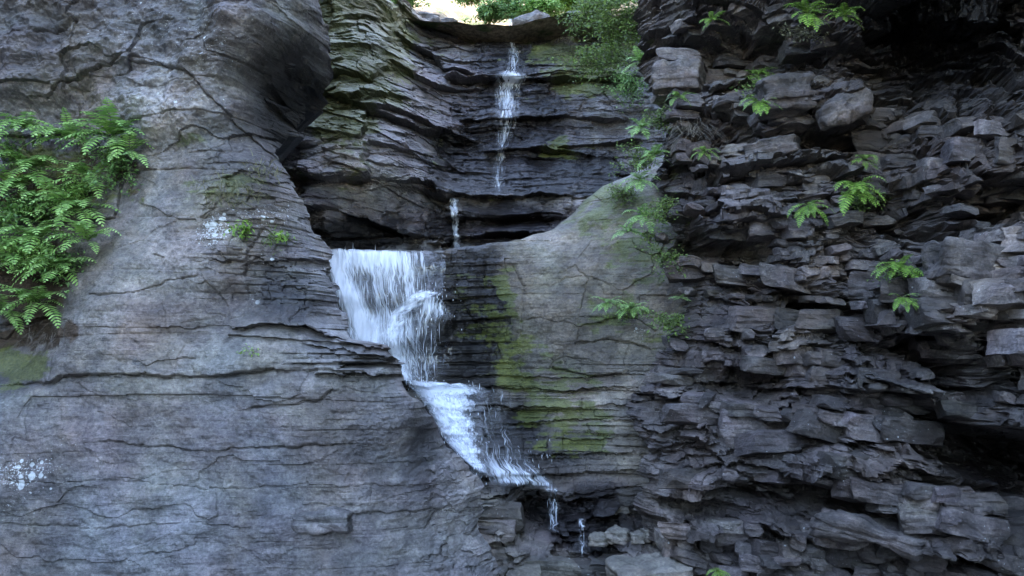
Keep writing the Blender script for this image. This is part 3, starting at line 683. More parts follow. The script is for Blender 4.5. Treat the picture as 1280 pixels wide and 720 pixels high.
xsA = np.linspace(-5.4, 4.2, ncA); ztA = np.interp(xsA, ax_, az_)+.05*noise(xsA*3, xsA*0, 61.)
z0A = at(0, 345, 14)[2]-.2
nrA = 450
Z = z0A+(ztA-z0A)[None]*np.linspace(0, 1, nrA)[:, None]; X = np.repeat(xsA[None], nrA, 0)
Y = fA(X, Z)
PX, PY = project(X, Y, Z)
Y += .20*fbm(X*.7, Z*.9, 62., 3)
Y += ledges(X, Z, [
    ([(500, 52), (540, 66), (560, 90), (590, 100)], 17.4, 0.19, .2, 0.38, .35),
    ([(560, 97), (620, 96), (680, 99), (760, 96), (800, 90)], 17.0, 0.26, .25, 0.26, .25),
    ([(500, 104), (560, 108), (600, 100)], 16.6, 0.19, .2, 0.22, .2),
    ([(580, 153), (640, 150), (720, 146), (780, 150)], 16.5, 0.22, .25, 0.22, .25),
    ([(700, 180), (760, 176), (800, 170)], 16.0, 0.15, .2, 0.15, .2),
    ([(560, 189), (620, 188), (700, 184), (740, 196)], 16.0, 0.19, .2, 0.34, .5),
    ([(540, 249), (620, 247), (700, 246), (790, 244)], 15.0, 0.34, .16, 0.00, .2),
    ([(360, 222), (420, 235), (470, 226), (520, 214), (545, 230)], 13.8, 0.22, .25, 0.41, .16),
    ([(480, 240), (520, 232), (560, 246)], 14.4, 0.22, .2, 0.30, .14),
    ([(560, 276), (600, 272), (650, 270), (720, 274)], 14.8, 0.19, .12, 0.38, .16),
    ([(370, 276), (420, 268), (480, 282), (520, 290)], 13.8, 0.26, .22, 0.45, .3),
    ([(540, 303), (590, 292), (640, 288), (700, 290)], 14.4, 0.22, .2, 0.34, .1),
    ([(440, 150), (500, 158), (560, 150), (590, 156)], 15.2, 0.19, .2, 0.22, .2),
    ([(390, 110), (440, 130), (500, 100)], 14.3, 0.15, .2, 0.19, .2),
    ([(360, 165), (420, 172), (480, 180), (530, 170)], 13.8, 0.11, .25, 0.15, .12),
])
lb0 = ss(600, 500, PX)*ss(40, 90, PY)*ss(330, 240, PY)
rgh = (.6+.4*ss(-.2, .3, fbm(X*.8, Z*.8, 63., 2)))*(1-.55*lb0)
dip = Z+.10*fbm(X*.6, Z*.5, 69., 3)-np.where(PX < 560, .10, .0)*0+.18*(X+1.5)*ss(-1.2, -2.2, X)*-1
Y += strata(X, dip, .46, 1.9, .17, 64., .10, .02, .5)*rgh
Y += strata(X, dip, .17, 1.0, .06, 65., .2, .012, .6)*rgh*(1-.6*lb0)
Y += strata(X, dip, .06, .5, .024, 66., .3, .008, .7)*(1-.5*lb0)
Y += .10*fbm(X*2.2, Z*3.5, 67., 4)+.025*fbm(X*9, Z*14, 68., 3)
lb = ss(620, 520, PX)
Y += lb*facets(X, dip, 1.1, .20, 161., 1.5, gr=.15)+(.2+.5*lb)*facets(X, dip, .36, .07, 162., 2.2)
Y += lb0*(strata(X, Z, .30, 1.6, .10, 163., .15, .015, .5, slope=.35, up=.2)+strata(X, Z, .08, .5, .03, 164., .2, .01, .5, slope=.35))
Y_back = Y.copy()
def back_depth(x, z):
    j = np.clip(np.round((x-xsA[0])/(xsA[1]-xsA[0])).astype(int), 0, ncA-1)
    f = np.clip((z-z0A)/(ztA[j]-z0A), 0, 1)
    return Y_back[np.round(f*(nrA-1)).astype(int), j]
ex = np.array([.1, .3, .7, 1.4, 2.5])
tx = np.repeat(X[-1][None], len(ex), 0); ty = Y[-1][None]+ex[:, None]; tz = Z[-1][None]-.04-.03*ex[:, None]+.05*fbm(tx*2, ty*2, 5., 3)
X = np.concatenate([X, tx]); Y = np.concatenate([Y, ty]); Z = np.concatenate([Z, tz])
def skirtA(B):
    out = B.copy(); out[:, 1] = np.maximum(B[:, 1]+.5, 22.); out[:, 2] -= .4; return out
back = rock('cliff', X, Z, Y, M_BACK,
     mo=[(430, 50, 55, 80, 1.1), (470, 50, 42, 85, 1.3), (425, 130, 60, 50, 1.1), (500, 90, 20, 50, .6), (505, 30, 30, 40, .6), (440, 110, 50, 40, .42), (405, 150, 40, 40, .55), (440, 220, 40, 30, .5), (430, 180, 40, 30, .45), (545, 140, 30, 20, .3), (720, 70, 90, 26, .7), (740, 100, 60, 26, .95), (700, 185, 30, 14, .6), (780, 60, 40, 60, .55), (650, 130, 60, 14, .3), (690, 35, 60, 14, .5), (540, 50, 40, 20, .4), (520, 70, 20, 50, .35), (375, 215, 24, 24, .45), (600, 250, 60, 10, .25), (545, 190, 20, 40, .35)],
     we=[(640, 80, 60, 60, .75), (640, 150, 90, 60, .85), (650, 215, 140, 40, 1.), (560, 200, 40, 60, .7), (620, 280, 100, 40, .75), (440, 296, 90, 26, .95), (560, 285, 40, 40, .75), (530, 150, 60, 60, .45), (720, 120, 60, 40, .4), (760, 210, 40, 30, .7)],
     li=[(780, 40, 60, 40, .35), (700, 40, 60, 20, .3)],
     so=[(540, 25, 50, 14, .5), (420, 60, 30, 60, .25), (850, 150, 40, 60, .4)],
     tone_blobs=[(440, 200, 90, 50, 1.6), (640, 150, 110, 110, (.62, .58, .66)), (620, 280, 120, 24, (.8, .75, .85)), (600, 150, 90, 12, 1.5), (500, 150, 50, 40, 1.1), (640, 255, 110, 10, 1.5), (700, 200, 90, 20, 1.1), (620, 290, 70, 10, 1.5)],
     skirt=skirtA)
tag(back, 'dark mossy stepped rock wall carrying the thin upper waterfall', 'cliff', None, 'structure')

# ------------------------------------------------------------------ gorge floor, the gorge walls going on behind the viewer, an added light-blocking end wall, the bank above the lip
n = 90
gx, gy = np.meshgrid(np.linspace(-1, 1, n), np.linspace(-1, 1, n)); gx = np.sign(gx)*np.abs(gx)**2.2*150; gy = np.sign(gy)*np.abs(gy)**2.2*150
gz = .05+.12*fbm(gx*.6, gy*.6, 91., 3)
def plain(name, X, Y, Z, mat, so=.0, mo=.0, tone=1.):
    V = np.stack([X, Y, Z], -1).reshape(-1, 3); k = len(V)
    return mesh_from(name, V, gridfaces(*X.shape), mat, True, attrs={'masks': np.tile(np.array([[mo, 0, .1, so]]), (k, 1)), 'tone': np.full((k, 4), tone)})
g = plain('ground', gx, gy, gz, M_BED); tag(g, 'rocky stream bed of the gorge', 'ground', None, 'structure')

def gorge_side(x0, y0, y1, zt, lean, mat, seed):
    yy = np.linspace(y0, y1, 150); zz = np.linspace(-.2, zt, 120)
    Yg, Zg = np.meshgrid(yy, zz)
    Xg = x0+lean*Zg+.5*fbm(Yg*.35, Zg*.35, seed, 4)+strata(Yg, Zg, .6, 1.5, .35, seed, .1, .04)
    return plain('cliff', Xg, Yg, Zg, mat)
o = gorge_side(-6.7, 10.4, -16, 11, -.12, M_FAR, 101.); tag(o, 'shaded gorge wall running back along the left side', 'cliff', None, 'structure')
o = gorge_side(6.6, 12.0, -16, 24, .02, M_FAR, 102.); tag(o, 'shaded gorge wall running back along the right side', 'cliff', None, 'structure')

yb_ = np.linspace(-9, 9, 120); zb_ = np.linspace(-.2, 4.5, 60); Xg, Zg = np.meshgrid(yb_, zb_)  # unseen end wall, added to hold back sky light from the front
o = plain('cliff', Xg, -13+.12*Zg+.5*fbm(Xg*.35, Zg*.35, 103., 4)+strata(Xg, Zg, .6, 1.5, .35, 103., .1, .04), Zg, M_FAR); tag(o, 'low unseen wall added behind the viewer to cut frontal sky light', 'cliff', None, 'structure')
yy = np.linspace(17.5, 60, 130); xx = np.linspace(-24, 24, 150)
Xh, Yh = np.meshgrid(xx, yy)
lipz = at(640, 33, 19.)[2]
ch = np.exp(-((Xh-.0)/1.3)**2)
Zh = lipz-.35+np.maximum(Yh-19.9, 0)*.75+np.maximum(np.abs(Xh)-1.2, 0)*.42*ss(18, 22, Yh)-.25*ch+.25*fbm(Xh*.5, Yh*.5, 111., 4)+.08*fbm(Xh*2.5, Yh*2.5, 112., 3)
def litter_material():
    q = N('leaf_litter'); co = q.n('ShaderNodeTexCoord').outputs['Object']
    a = q.noise(co, 9, 6, .75); b = q.noise(co, 1.3, 4)
    c = q.ramp(a, [(.35, (.06, .042, .026)), (.5, (.20, .15, .095)), (.65, (.36, .28, .19))])
    c = q.mix(q.step(b, .5, .62), c, q.ramp(a, [(.35, (.03, .045, .012)), (.65, (.09, .12, .035))]))
    p = q.n('ShaderNodeBsdfPrincipled'); q.l(c, p.inputs['Base Color']); p.inputs['Roughness'].default_value = .9
    bb = q.n('ShaderNodeBump'); bb.inputs['Distance'].default_value = .08; q.l(a, bb.inputs['Height']); q.l(bb.outputs[0], p.inputs['Normal'])
    q.l(p.outputs[0], q.out.inputs[0]); return q.m
h = plain('hill', Xh, Yh, Zh, litter_material()); tag(h, 'wooded bank rising behind the lip of the upper fall', 'bank', None, 'structure')
def hill_z(x, y):
    j = int(np.clip(round((x+24)/48*149), 0, 149)); i = int(np.clip(round((y-17.5)/42.5*129), 0, 129)); return float(Zh[i, j])

# ================================================================== LOOSE ROCKS
def boulder(name, px, py, Y, size, label, mat, seed, tone=1., rot=0., tilt=0., p=4.0, bed_amp=.03, moss=0., wet=0., lich=.1, bury=.0):
    n = 40
    a = np.linspace(-1, 1, n); V = []; Fq = []; base = 0
    for ax in range(3):
        for s in (-1, 1):
            u, v = np.meshgrid(a, a); w = np.full(u.shape, float(s))
            P = np.zeros(u.shape+(3,)); P[..., ax] = w; P[..., (ax+1) % 3] = u; P[..., (ax+2) % 3] = v
            V.append(P.reshape(-1, 3)); f = gridfaces(n, n)+base; Fq.append(f if s > 0 else f[:, ::-1]); base += n*n
    V = np.concatenate(V); Fq = np.concatenate(Fq)
    r = (np.abs(V)**p).sum(1)**(1/p); D = V/r[:, None]
    k = np.round(V, 5)
    P = D*np.array(size)
    nn = D/np.linalg.norm(D, axis=1)[:, None]
    s_ = max(size)
    dis = .22*s_*fbm(P[:, 0]/s_*1.1+seed, P[:, 2]/s_*1.1+P[:, 1]/s_*.9, seed, 4)+.18*s_*noise(P[:, 1]/s_*1.7, P[:, 2]/s_*2+P[:, 0]/s_, seed+3)
    lay = np.floor((P[:, 2]+.02*noise(P[:, 0]*9, P[:, 1]*9, seed))/max(.03, size[2]*.35)); dis += bed_amp*(H(lay, 3., seed)-.5)*2
    P = P+nn*dis[:, None]
    _, idx, inv = np.unique(k, axis=0, return_index=True, return_inverse=True)
    inv = inv.ravel(); P = P[idx]; Fq = inv[Fq]
    m = np.tile(np.array([[moss, wet, lich, 0.]]), (len(P), 1))
    o = mesh_from(name, P, Fq, mat, True, attrs={'masks': m, 'tone': np.full((len(P), 4), tone)})
    c = at(px, py, Y); o.location = (c[0], c[1]+bury, c[2]); o.rotation_euler = (tilt, rot, random.uniform(-.4, .4))
    tag(o, label, 'rock'); return o
def Lsurf(px, py): return surf(px, py, fL, 7, 12)
def Rsurf(px, py): return surf(px, py, fR, 5, 14)
def Bsurf(px, py): return surf(px, py, bed_depth, 8, 15)
def Asurf(px, py): return surf(px, py, back_depth, 12, 21)

boulder('rock_flake', 404, 652, Lsurf(404, 652)-.02, (.25, .10, .095), 'flat grey flake jutting from the smooth left slab near its foot', M_LEFT, 3., .95, rot=-.05, bed_amp=.01, p=7)
boulder('rock_block', 178, 456, Lsurf(178, 456)+.02, (.09, .07, .06), 'small squared block beside the long crack of the left slab', M_LEFT, 4., .9, bed_amp=.01, p=6)
boulder('boulder', 1060, 134, Rsurf(1060, 134)-.25, (.28, .2, .14), 'pale smooth rounded stone wedged under the dark right overhang', M_RIGHT, 5., 1.3, rot=-.35, p=4, bed_amp=.005, bury=.12)
boulder('rock_block', 850, 96, Rsurf(850, 96)-.2, (.30, .25, .19), 'flat faced pale block high on the right cliff edge', M_RIGHT, 6., 1.25, rot=.04, p=12, bed_amp=.008, bury=.1)
boulder('boulder', 812, 716, 9.3, (.40, .4, .11), 'pale flat boulder at the bottom centre of the gorge', M_BED, 7., 1.15, rot=-.08, p=9, bed_amp=.01)
boulder('boulder', 1230, 330, Rsurf(1230, 330)-.1, (.32, .3, .2), 'big angular block standing out at the right edge', M_RIGHT, 10., 1., rot=.15, p=10, bed_amp=.05, bury=.15)
boulder('rock_block', 1085, 665, Rsurf(1085, 665)-.2, (.42, .3, .10), 'long pointed ledge block low on the right cliff', M_RIGHT, 11., 1., rot=.2, p=9, bed_amp=.02)
boulder('rock_block', 985, 118, Rsurf(985, 118)-.25, (.26, .2, .17), 'dark squared block beside the hanging fern on the right cliff', M_RIGHT, 12., .8, rot=-.1, p=10, bed_amp=.03, bury=.1)
boulder('rock_block', 965, 190, Rsurf(965, 190)-.2, (.28, .2, .10), 'grey shelf block below the hanging fern on the right cliff', M_RIGHT, 13., 1.05, rot=-.18, p=10, bed_amp=.015)
boulder('boulder', 530, 392, Bsurf(530, 392)+.06, (.15, .18, .17), 'dark wet boulder splitting the main waterfall', M_BED, 14., .5, p=3, wet=1., bed_amp=.01)
for i, (px, py, w) in enumerate([(748, 674, .10), (772, 670, .13), (797, 672, .08), (812, 668, .10), (828, 676, .09)]):
    o = boulder('stone', px, py, min(Bsurf(px, py), 10.3)-.12, (w, .1, w*.7), 'small wet stone in the row along the dark stream foot', M_BED, 15.+i, 1.1, p=6, bed_amp=.01, wet=.25)
    tag(o, None, None, 'small stones at the stream foot')

# ================================================================== WATER
def lerpline(pts, t):
    p = np.array(pts, float); s = np.concatenate([[0], np.cumsum(np.hypot(*np.diff(p, axis=0).T))]); s /= s[-1]
    return np.interp(t, s, p[:, 0]), np.interp(t, s, p[:, 1])
def smooth1(a, k):
    for _ in range(k):
        b = a.copy(); b[1:-1] = .25*a[:-2]+.5*a[1:-1]+.25*a[2:]; a = b
    return a
def unproj(px, py, Y):
    a = (px-640)/F; b = (360-py)/F; t = Y/(cP-b*sP); return a*t, (sP+b*cP)*t+CAM[2]
def meet(px, py, fn, lo, hi):
    """first crossing of the sight lines with the rock"""
    res = np.full(px.shape, hi); found = np.zeros(px.shape, bool)
    for y in np.linspace(lo, hi, 260):
        x, z = unproj(px, py, y); m = (~found) & (fn(x, z) <= y); res[m] = y; found |= m
    return res
def sheet(name, parent, PL, PR, nu, nv, fn, lo, hi, off, foam, mat, sm=6, seed=0., thick=.03, edge=.08, org=None, wob=4, redge=1.):
    t = np.linspace(0, 1, nv); lx, ly = lerpline(PL, t); rx, ry = lerpline(PR, t)
    u = np.linspace(0, 1, nu)[None]
    px = lx[:, None]*(1-u)+rx[:, None]*u; py = ly[:, None]*(1-u)+ry[:, None]*u
    px = px+wob*noise(t[:, None]*6+seed, u*0+seed, seed)+wob*1.5*noise(t[:, None]*16+seed, u*7, seed+4)*(u > .5)
    py = py+wob*.8*noise(u*9+seed, t[:, None]*0, seed+6)*(1-t[:, None])**4
    Y = meet(px, py, fn, lo, hi)
    Y = smooth1(Y, sm); Y = smooth1(Y.T, 4).T
    X, Z = unproj(px, py, Y-off)
    Yq = Y-off-thick*(.5+fbm(X*9, Z*2.2, seed, 3))
    X, Z = unproj(px, py, Yq)
    V = np.stack([X, Yq, Z], -1)
    du = np.linalg.norm(np.diff(V, axis=1), axis=2); dv = np.linalg.norm(np.diff(V, axis=0), axis=2)
    uu = np.concatenate([np.zeros((nv, 1)), np.cumsum(du, 1)], 1)-np.sum(du, 1)[:, None]/2
    uu = np.repeat(uu[nv//2][None], nv, 0)*.5+uu*.5
    vv = np.concatenate([np.zeros((1, nu)), np.cumsum(dv, 0)], 0)
    vv = np.repeat(vv.mean(1)[:, None], nu, 1)
    fo = np.vectorize(lambda a, b: 0.)(px, py) if foam is None else foam(px, py, np.repeat(u, nv, 0), np.repeat(t[:, None], nu, 1))*np.ones(px.shape)
    eu = np.minimum(u/edge, (1-u)/(edge*redge)); ed = np.clip(eu, 0, 1)*np.ones((nv, 1)); ed = ed*np.clip((1-t)/.06, 0, 1)[:, None]*np.clip(t/.015+.3, 0, 1)[:, None]
    if org is not None: V = V-np.array(org)
    return mesh_from(name, V.reshape(-1, 3), gridfaces(nv, nu), mat, True, parent, uv=np.stack([uu+seed*3.7, vv+seed], -1).reshape(-1, 2),
                     attrs={'foam': np.clip(fo, 0, 1.6).ravel(), 'edge': ed.ravel()})
def drops(name, parent, pts, org, seed=1):
    """spray and thread-like strands: slim spindles"""
    V = []; Fq = []; k = 0; r = random.Random(seed)
    for (p, L, w, dx) in pts:
        p = np.array(p)-np.array(org)
        top = p+np.array((0, 0, L/2)); bot = p+np.array((dx, -.01, -L/2))
        mids = [p+np.array((w*math.cos(a), w*math.sin(a), L*.05*r.uniform(-1, 1))) for a in (0.3, 2.4, 4.5)]
        V += [top, bot]+mids
        for a in range(3):
            b = (a+1) % 3; Fq += [(k, k+2+a, k+2+b), (k+1, k+2+b, k+2+a)]
        k += 5
    o = mesh_from(name, np.array(V), np.array(Fq), M_DROP, True, parent); o['kind'] = 'stuff'; return o

def foam_main(px, py, u, t):
    d = .52+.68*np.exp(-((px-462)/36)**2-((py-322)/15)**2)+.5*np.exp(-((px-(414+(py-318)*.45))/13)**2)
    d += .40*ss(385, 425, py)*np.exp(-((px-468)/36)**2)+.15*np.exp(-((px-500)/30)**2-((py-335)/30)**2)
    d -= .40*ss(505, 556, px)
    return d
BW = at(480, 470, 12.2)
wf = empty('waterfall', BW); tag(wf, 'wide white main curtain of water pouring over the dark rim', 'waterfall')
PLm = [(398, 311), (404, 330), (410, 350), (420, 380), (428, 410), (440, 432), (480, 452), (505, 476)]
PRm = [(557, 315), (557, 335), (554, 360), (552, 385), (550, 410), (548, 440), (546, 470), (545, 484)]
sheet('curtain', wf, PLm, PRm, 120, 130, bed_depth, 10.5, 13.5, .06, foam_main, M_WATER, 30, 1., .05, org=BW, redge=3.)
sheet('curtain', wf, PLm, PRm, 120, 130, bed_depth, 10.5, 13.5, .14, lambda a, b, u, t: foam_main(a, b, u, t)-.12, M_WATER, 40, 2., .06, org=BW, redge=4.)
sheet('chute', wf, [(522, 362), (500, 378), (484, 396), (476, 420), (484, 446), (500, 474)], [(552, 366), (532, 376), (512, 392), (502, 412), (504, 440), (516, 480)], 40, 90, bed_depth, 10.5, 13.5, .2,
      lambda a, b, u, t: .75+.3*t, M_CASC, 20, 3., .06, org=BW, edge=.3)
sheet('veil', wf, [(530, 366), (515, 395), (506, 430), (505, 460), (512, 482)], [(560, 378), (566, 400), (566, 430), (562, 460), (560, 486)], 70, 90, bed_depth, 10.5, 13.5, .12,
      lambda a, b, u, t: .42+.30*np.exp(-((t-.12)/.10)**2)-.18*ss(.5, 1, u), M_WATER, 20, 4., .05, org=BW, edge=.25)
pts = []
for _ in range(420):
    s = random.random(); t = random.betavariate(1.3, 1.3)
    lx, ly = lerpline(PLm, t); rx, ry = lerpline(PRm, t); px = lx*(1-s)+rx*s; py = ly*(1-s)+ry*s
    if random.random() > float(foam_main(px, py, s, t))*.9: continue
    y = float(meet(np.array([px]), np.array([py]), bed_depth, 10.5, 13.5)[0])-random.uniform(.18, .30)
    pts.append((at(px, py, y), random.uniform(.10, .34), random.uniform(.002, .005), random.uniform(-.01, .02)))
drops('strands', wf, pts, BW)
pts = []
for _ in range(260):
    cx, cy, sx, sy = random.choice([(470, 425, 35, 14), (505, 470, 16, 14), (530, 368, 20, 8), (545, 385, 14, 14), (520, 480, 30, 6)])
    px = random.gauss(cx, sx); py = random.gauss(cy, sy)
    y = float(meet(np.array([px]), np.array([py]), bed_depth, 10.5, 13.5)[0])-random.uniform(.15, .4)
    w = random.uniform(.002, .006); pts.append((at(px, py, y), w*random.uniform(2, 9), w, 0))
drops('spray', wf, pts, BW, 2)

BCs = at(590, 590, 10.8)
cs = empty('cascade', BCs); tag(cs, 'white stepped cascade tumbling down the rock stairs below the main curtain', 'waterfall')
PLc = [(500, 474), (520, 492), (540, 520), (555, 550), (575, 572), (598, 590)]
PRc = [(604, 482), (610, 490), (602, 515), (604, 545), (606, 575), (612, 592)]
def foam_c(px, py, u, t):
    d = .98-.60*ss(.45, 1., u)+.25*np.exp(-((py-487)/6)**2)
    py = py+7*noise(px*.045, py*.03, 3.)+3*noise(px*.12, py*.1, 5.)
    for p in (486, 508, 527, 546, 565): d = d+.14*np.exp(-((py-p+2)/4.)**2)-.18*np.exp(-((py-p-8)/5.)**2)*(.35+u)
    return d
sheet('white_water', cs, PLc, PRc, 90, 130, bed_depth, 9.3, 13.0, .05, foam_c, M_CASC, 3, 5., .08, org=BCs, edge=.35)
sheet('white_water', cs, PLc, PRc, 90, 130, bed_depth, 9.3, 13.0, .11, lambda a, b, u, t: foam_c(a, b, u, t)-.2, M_CASC, 6, 6., .05, org=BCs, edge=.25)
sheet('veil', cs, [(592, 484), (600, 530), (600, 570), (612, 606)], [(640, 486), (640, 530), (662, 575), (700, 612)], 80, 110, bed_depth, 9.3, 13.0, .05,
      lambda a, b, u, t: (.40+.30*ss(.5, .9, t)*(1-ss(.95, 1, t))-.12*u), M_TRICK, 4, 7., .03, org=BCs, edge=.2)
pts = []
for _ in range(130):
    s = random.betavariate(1, 1.6); t = random.random()
    lx, ly = lerpline(PLc, t); rx, ry = lerpline(PRc, t); px = lx*(1-s)+rx*s+random.gauss(0, 5); py = ly*(1-s)+ry*s+random.gauss(0, 4)
    if random.random() < .35: px = random.uniform(600, 690); py = random.uniform(548, 606)
    y = float(meet(np.array([px]), np.array([py]), bed_depth, 9.3, 13)[0])-random.uniform(.06, .2)
    w = random.uniform(.002, .005); pts.append((at(px, py, y), w*random.uniform(3, 22), w, random.uniform(-.01, .03)))
drops('spray', cs, pts, BCs, 3)

def trickle(label, PL, PR, fn, lo, hi, dens, nspray=40, nu=24, nv=90, seed=1., part='threads', off=.06, sm=6):
    c = at(PL[-1][0], PL[-1][1], float(meet(np.array([float(PL[-1][0])]), np.array([float(PL[-1][1])]), fn, lo, hi)[0]))
    e = empty('waterfall', c); tag(e, label, 'waterfall')
    sheet(part, e, PL, PR, nu, nv, fn, lo, hi, off, (lambda a, b, u, t: dens(t, u)), M_TRICK, sm, seed, .03, org=c, edge=.3)
    pts = []
    for _ in range(nspray):
        t = random.random(); s = random.random(); lx, ly = lerpline(PL, t); rx, ry = lerpline(PR, t); px = lx*(1-s)+rx*s; py = ly*(1-s)+ry*s
        y = float(meet(np.array([px]), np.array([py]), fn, lo, hi)[0])-off-random.uniform(.02, .12)
        w = random.uniform(.0025, .0045); pts.append((at(px, py, y), random.uniform(.05, .22), w, 0))
    drops('spray', e, pts, c, int(seed))
    return e
e = trickle('thin bright upper waterfall dropping from the lip down the back wall', [(634, 24), (634, 40), (632, 60), (630, 85), (616, 97), (618, 120), (618, 152), (620, 185), (614, 215), (612, 246)],
            [(640, 24), (642, 40), (650, 60), (648, 85), (662, 97), (652, 120), (646, 152), (636, 185), (630, 215), (630, 246)], back_depth, 12.5, 20.5,
            lambda t, u: .56+.45*np.exp(-((t-.34)/.03)**2)+.12*np.exp(-((t-.46)/.12)**2)-.06*ss(.6, .9, t)+.2*np.exp(-((t-.02)/.05)**2)-.5*np.abs(u-.5), 6, 40, 220, 11., off=.03, sm=2)
trickle('faint trickle falling from the lower shelf into the rim pool', [(560, 248), (563, 270), (566, 290), (566, 312)], [(572, 248), (573, 270), (574, 290), (576, 312)], back_depth, 12.5, 20.5, lambda t, u: .68-.1*t, 8, 14, 60, 12.)
trickle('slender double trickle beside the dark hollow at the cascade foot', [(680, 610), (684, 630), (686, 666)], [(697, 610), (699, 630), (699, 666)], bed_depth, 9., 13., lambda t, u: .55-.4*np.abs(u-.5), 10, 20, 60, 13.)
trickle('faint trickle over the black rock at the stream foot', [(722, 648), (723, 670), (724, 692)], [(731, 648), (731, 670), (732, 692)], bed_depth, 9., 13., lambda t, u: .5-.4*np.abs(u-.5), 4, 12, 40, 14.)
# pool behind the rim
zz = at(480, 313.5, 12.7)[2]
xw = np.linspace(at(340, 313, 12.7)[0], at(560, 313, 12.7)[0], 30); yw = np.linspace(12.72, 15.2, 20); Xw, Yw = np.meshgrid(xw, yw)
pool = mesh_from('water', np.stack([Xw, Yw, np.full(Xw.shape, zz)+.004*noise(Xw*4, Yw*4, 2.)], -1).reshape(-1, 3), gridfaces(20, 30), M_POOL)
tag(pool, 'shallow dark pool behind the rim of the main fall', 'pool', None, 'structure')

# ================================================================== PLANTS
def frond(V, Fq, S, base, d, up, L, width, droop, rnd, pairs=13):
    """one fern frond: a drooping midrib (into S) and paired pinnae with small lobes (into V/Fq)"""
    p = np.array(base); d = d/np.linalg.norm(d); seg = L/pairs; pts = [p.copy()]
    side0 = np.cross(d, up); side0 /= np.linalg.norm(side0)+1e-6
    for i in range(pairs):
        t = (i+.5)/pairs
        d = d+np.array((0, 0, -droop*seg*3.2*(.4+t))); d /= np.linalg.norm(d); p = p+d*seg; pts.append(p.copy())
        side = side0; nrm = np.cross(side, d)
        l = width*(math.sin(math.pi*min(1, (t*.88+.12)))**.75)*(1-.25*t)*rnd.uniform(.85, 1.1)
        if t < .1: l *= .5
        w = seg*.62
        for s in (-1, 1):
            o = side*s+d*.35+nrm*rnd.uniform(-.12, .2); o /= np.linalg.norm(o)
            dr = np.array((0, 0, -1))*l*.22
            k = len(V)
            m1 = p+o*l*.35; m2 = p+o*l*.72+dr*.5
            V += [p-d*w*.25, p+d*w*.35, m1+d*w*.72, m1-d*w*.58, m2+d*w*.48, m2-d*w*.32, p+o*l+dr]
            Fq += [(k, k+3, k+2, k+1), (k+3, k+5, k+4, k+2), (k+5, k+6, k+4, k+4)]
    S.append((pts, .0035))
def tubes(name, S, mat, parent):
    V = []; Fq = []
    for pts, r in S:
        n = len(pts); k = len(V)
        for i, p in enumerate(pts):
            rr = r*(1-.6*i/max(1, n-1))
            for a in (0, 2.1, 4.2): V.append(np.array(p)+np.array((math.cos(a)*rr, .3*rr, math.sin(a)*rr)))
        for i in range(n-1):
            for a in range(3):
                b = (a+1) % 3; Fq.append((k+i*3+a, k+i*3+b, k+i*3+3+b, k+i*3+3+a))
    return mesh_from(name, np.array(V), np.array(Fq), mat, True, parent)
def quadmesh(name, V, Fq, mat, parent):
    me = bpy.data.meshes.new(name); me.from_pydata([tuple(v) for v in V], [], [tuple(dict.fromkeys(f)) for f in Fq]); me.materials.append(mat)
    o = bpy.data.objects.new(name, me); COL.objects.link(o); o.parent = parent; return o
def fern(px, py, Y, size, n, label, seed, mat=None, az=(-1.5, 1.5), elev=(.1, 1.0), droop=1.0, group=None, lean=0.):
    r = random.Random(seed); b = at(px, py, Y); e = empty('fern', b); tag(e, label, 'fern', group)
    V = []; Fq = []; S = []
    for i in range(n):
        a = az[0]+(az[1]-az[0])*(i+r.uniform(.1, .9))/n; el = r.uniform(*elev)
        d = np.array((math.sin(a)*math.cos(el)+lean, -math.cos(a)*math.cos(el)*.85-.12, math.sin(el)))
        L = size*r.uniform(.7, 1.1)
        frond(V, Fq, S, (r.uniform(-.05, .05)*size, -.01, r.uniform(-.04, .04)*size), d, np.array((0, -.25, 1.)), L, L*r.uniform(.20, .27), droop*r.uniform(.6, 1.2)/max(size, .2)*.45, r)
    quadmesh('fronds', V, Fq, mat or M_FERN, e); tubes('stems', S, M_TWIG, e); return e
def shrub(name, px, py, Y, rx, ry, rz, nb, nl, leaf, label, seed, mat, cat='shrub', group=None, hang=0., bmat=None):
    """twiggy bush: branches from the root fan through an uneven volume, leaves sit along them"""
    r = random.Random(seed); b = at(px, py, Y); e = empty(name, b); tag(e, label, cat, group)
    V = []; Fq = []; S = []
    for i in range(nb):
        tgt = np.array((r.gauss(0, .55)*rx, -abs(r.gauss(0, .6))*ry, (r.uniform(-.2, 1.0)-hang*1.2)*rz))
        st = np.array((r.uniform(-.35, .35)*rx, .04, r.uniform(-.15, .25)*rz)); pts = [st]
        for k in range(1, 7):
            t = k/6; pts.append(st*(1-t)+tgt*t+np.array((0, -.10*ry*math.sin(t*3), .14*rz*math.sin(t*2.6)))+np.array([r.gauss(0, .03)*rx for _ in range(3)]))
        S.append((pts, .005))
        for k in range(nl):
            t = r.uniform(.3, 1.05); j = min(5, int(t*6)); q = pts[j]+(pts[j+1]-pts[j])*(t*6-j)+np.array([r.gauss(0, .07*rx+.01), r.gauss(0, .06), r.gauss(0, .06*rz+.01)])
            o = np.array((r.gauss(0, 1), r.gauss(-.4, .7), r.gauss(-.25, .5))); o /= np.linalg.norm(o)
            s = np.cross(o, np.array((r.gauss(0, .4), r.gauss(-.3, .4), 1.))); s /= np.linalg.norm(s)+1e-6
            l = leaf*r.uniform(.6, 1.3); w = l*.30; kk = len(V)
            nrm = np.cross(s, o)*l*.10
            V += [q, q+o*l*.45+s*w+nrm, q+o*l-nrm, q+o*l*.45-s*w+nrm]; Fq.append((kk, kk+1, kk+2, kk+3))
    quadmesh('foliage', V, Fq, mat, e); tubes('branches', S, bmat or M_TWIG, e); return e
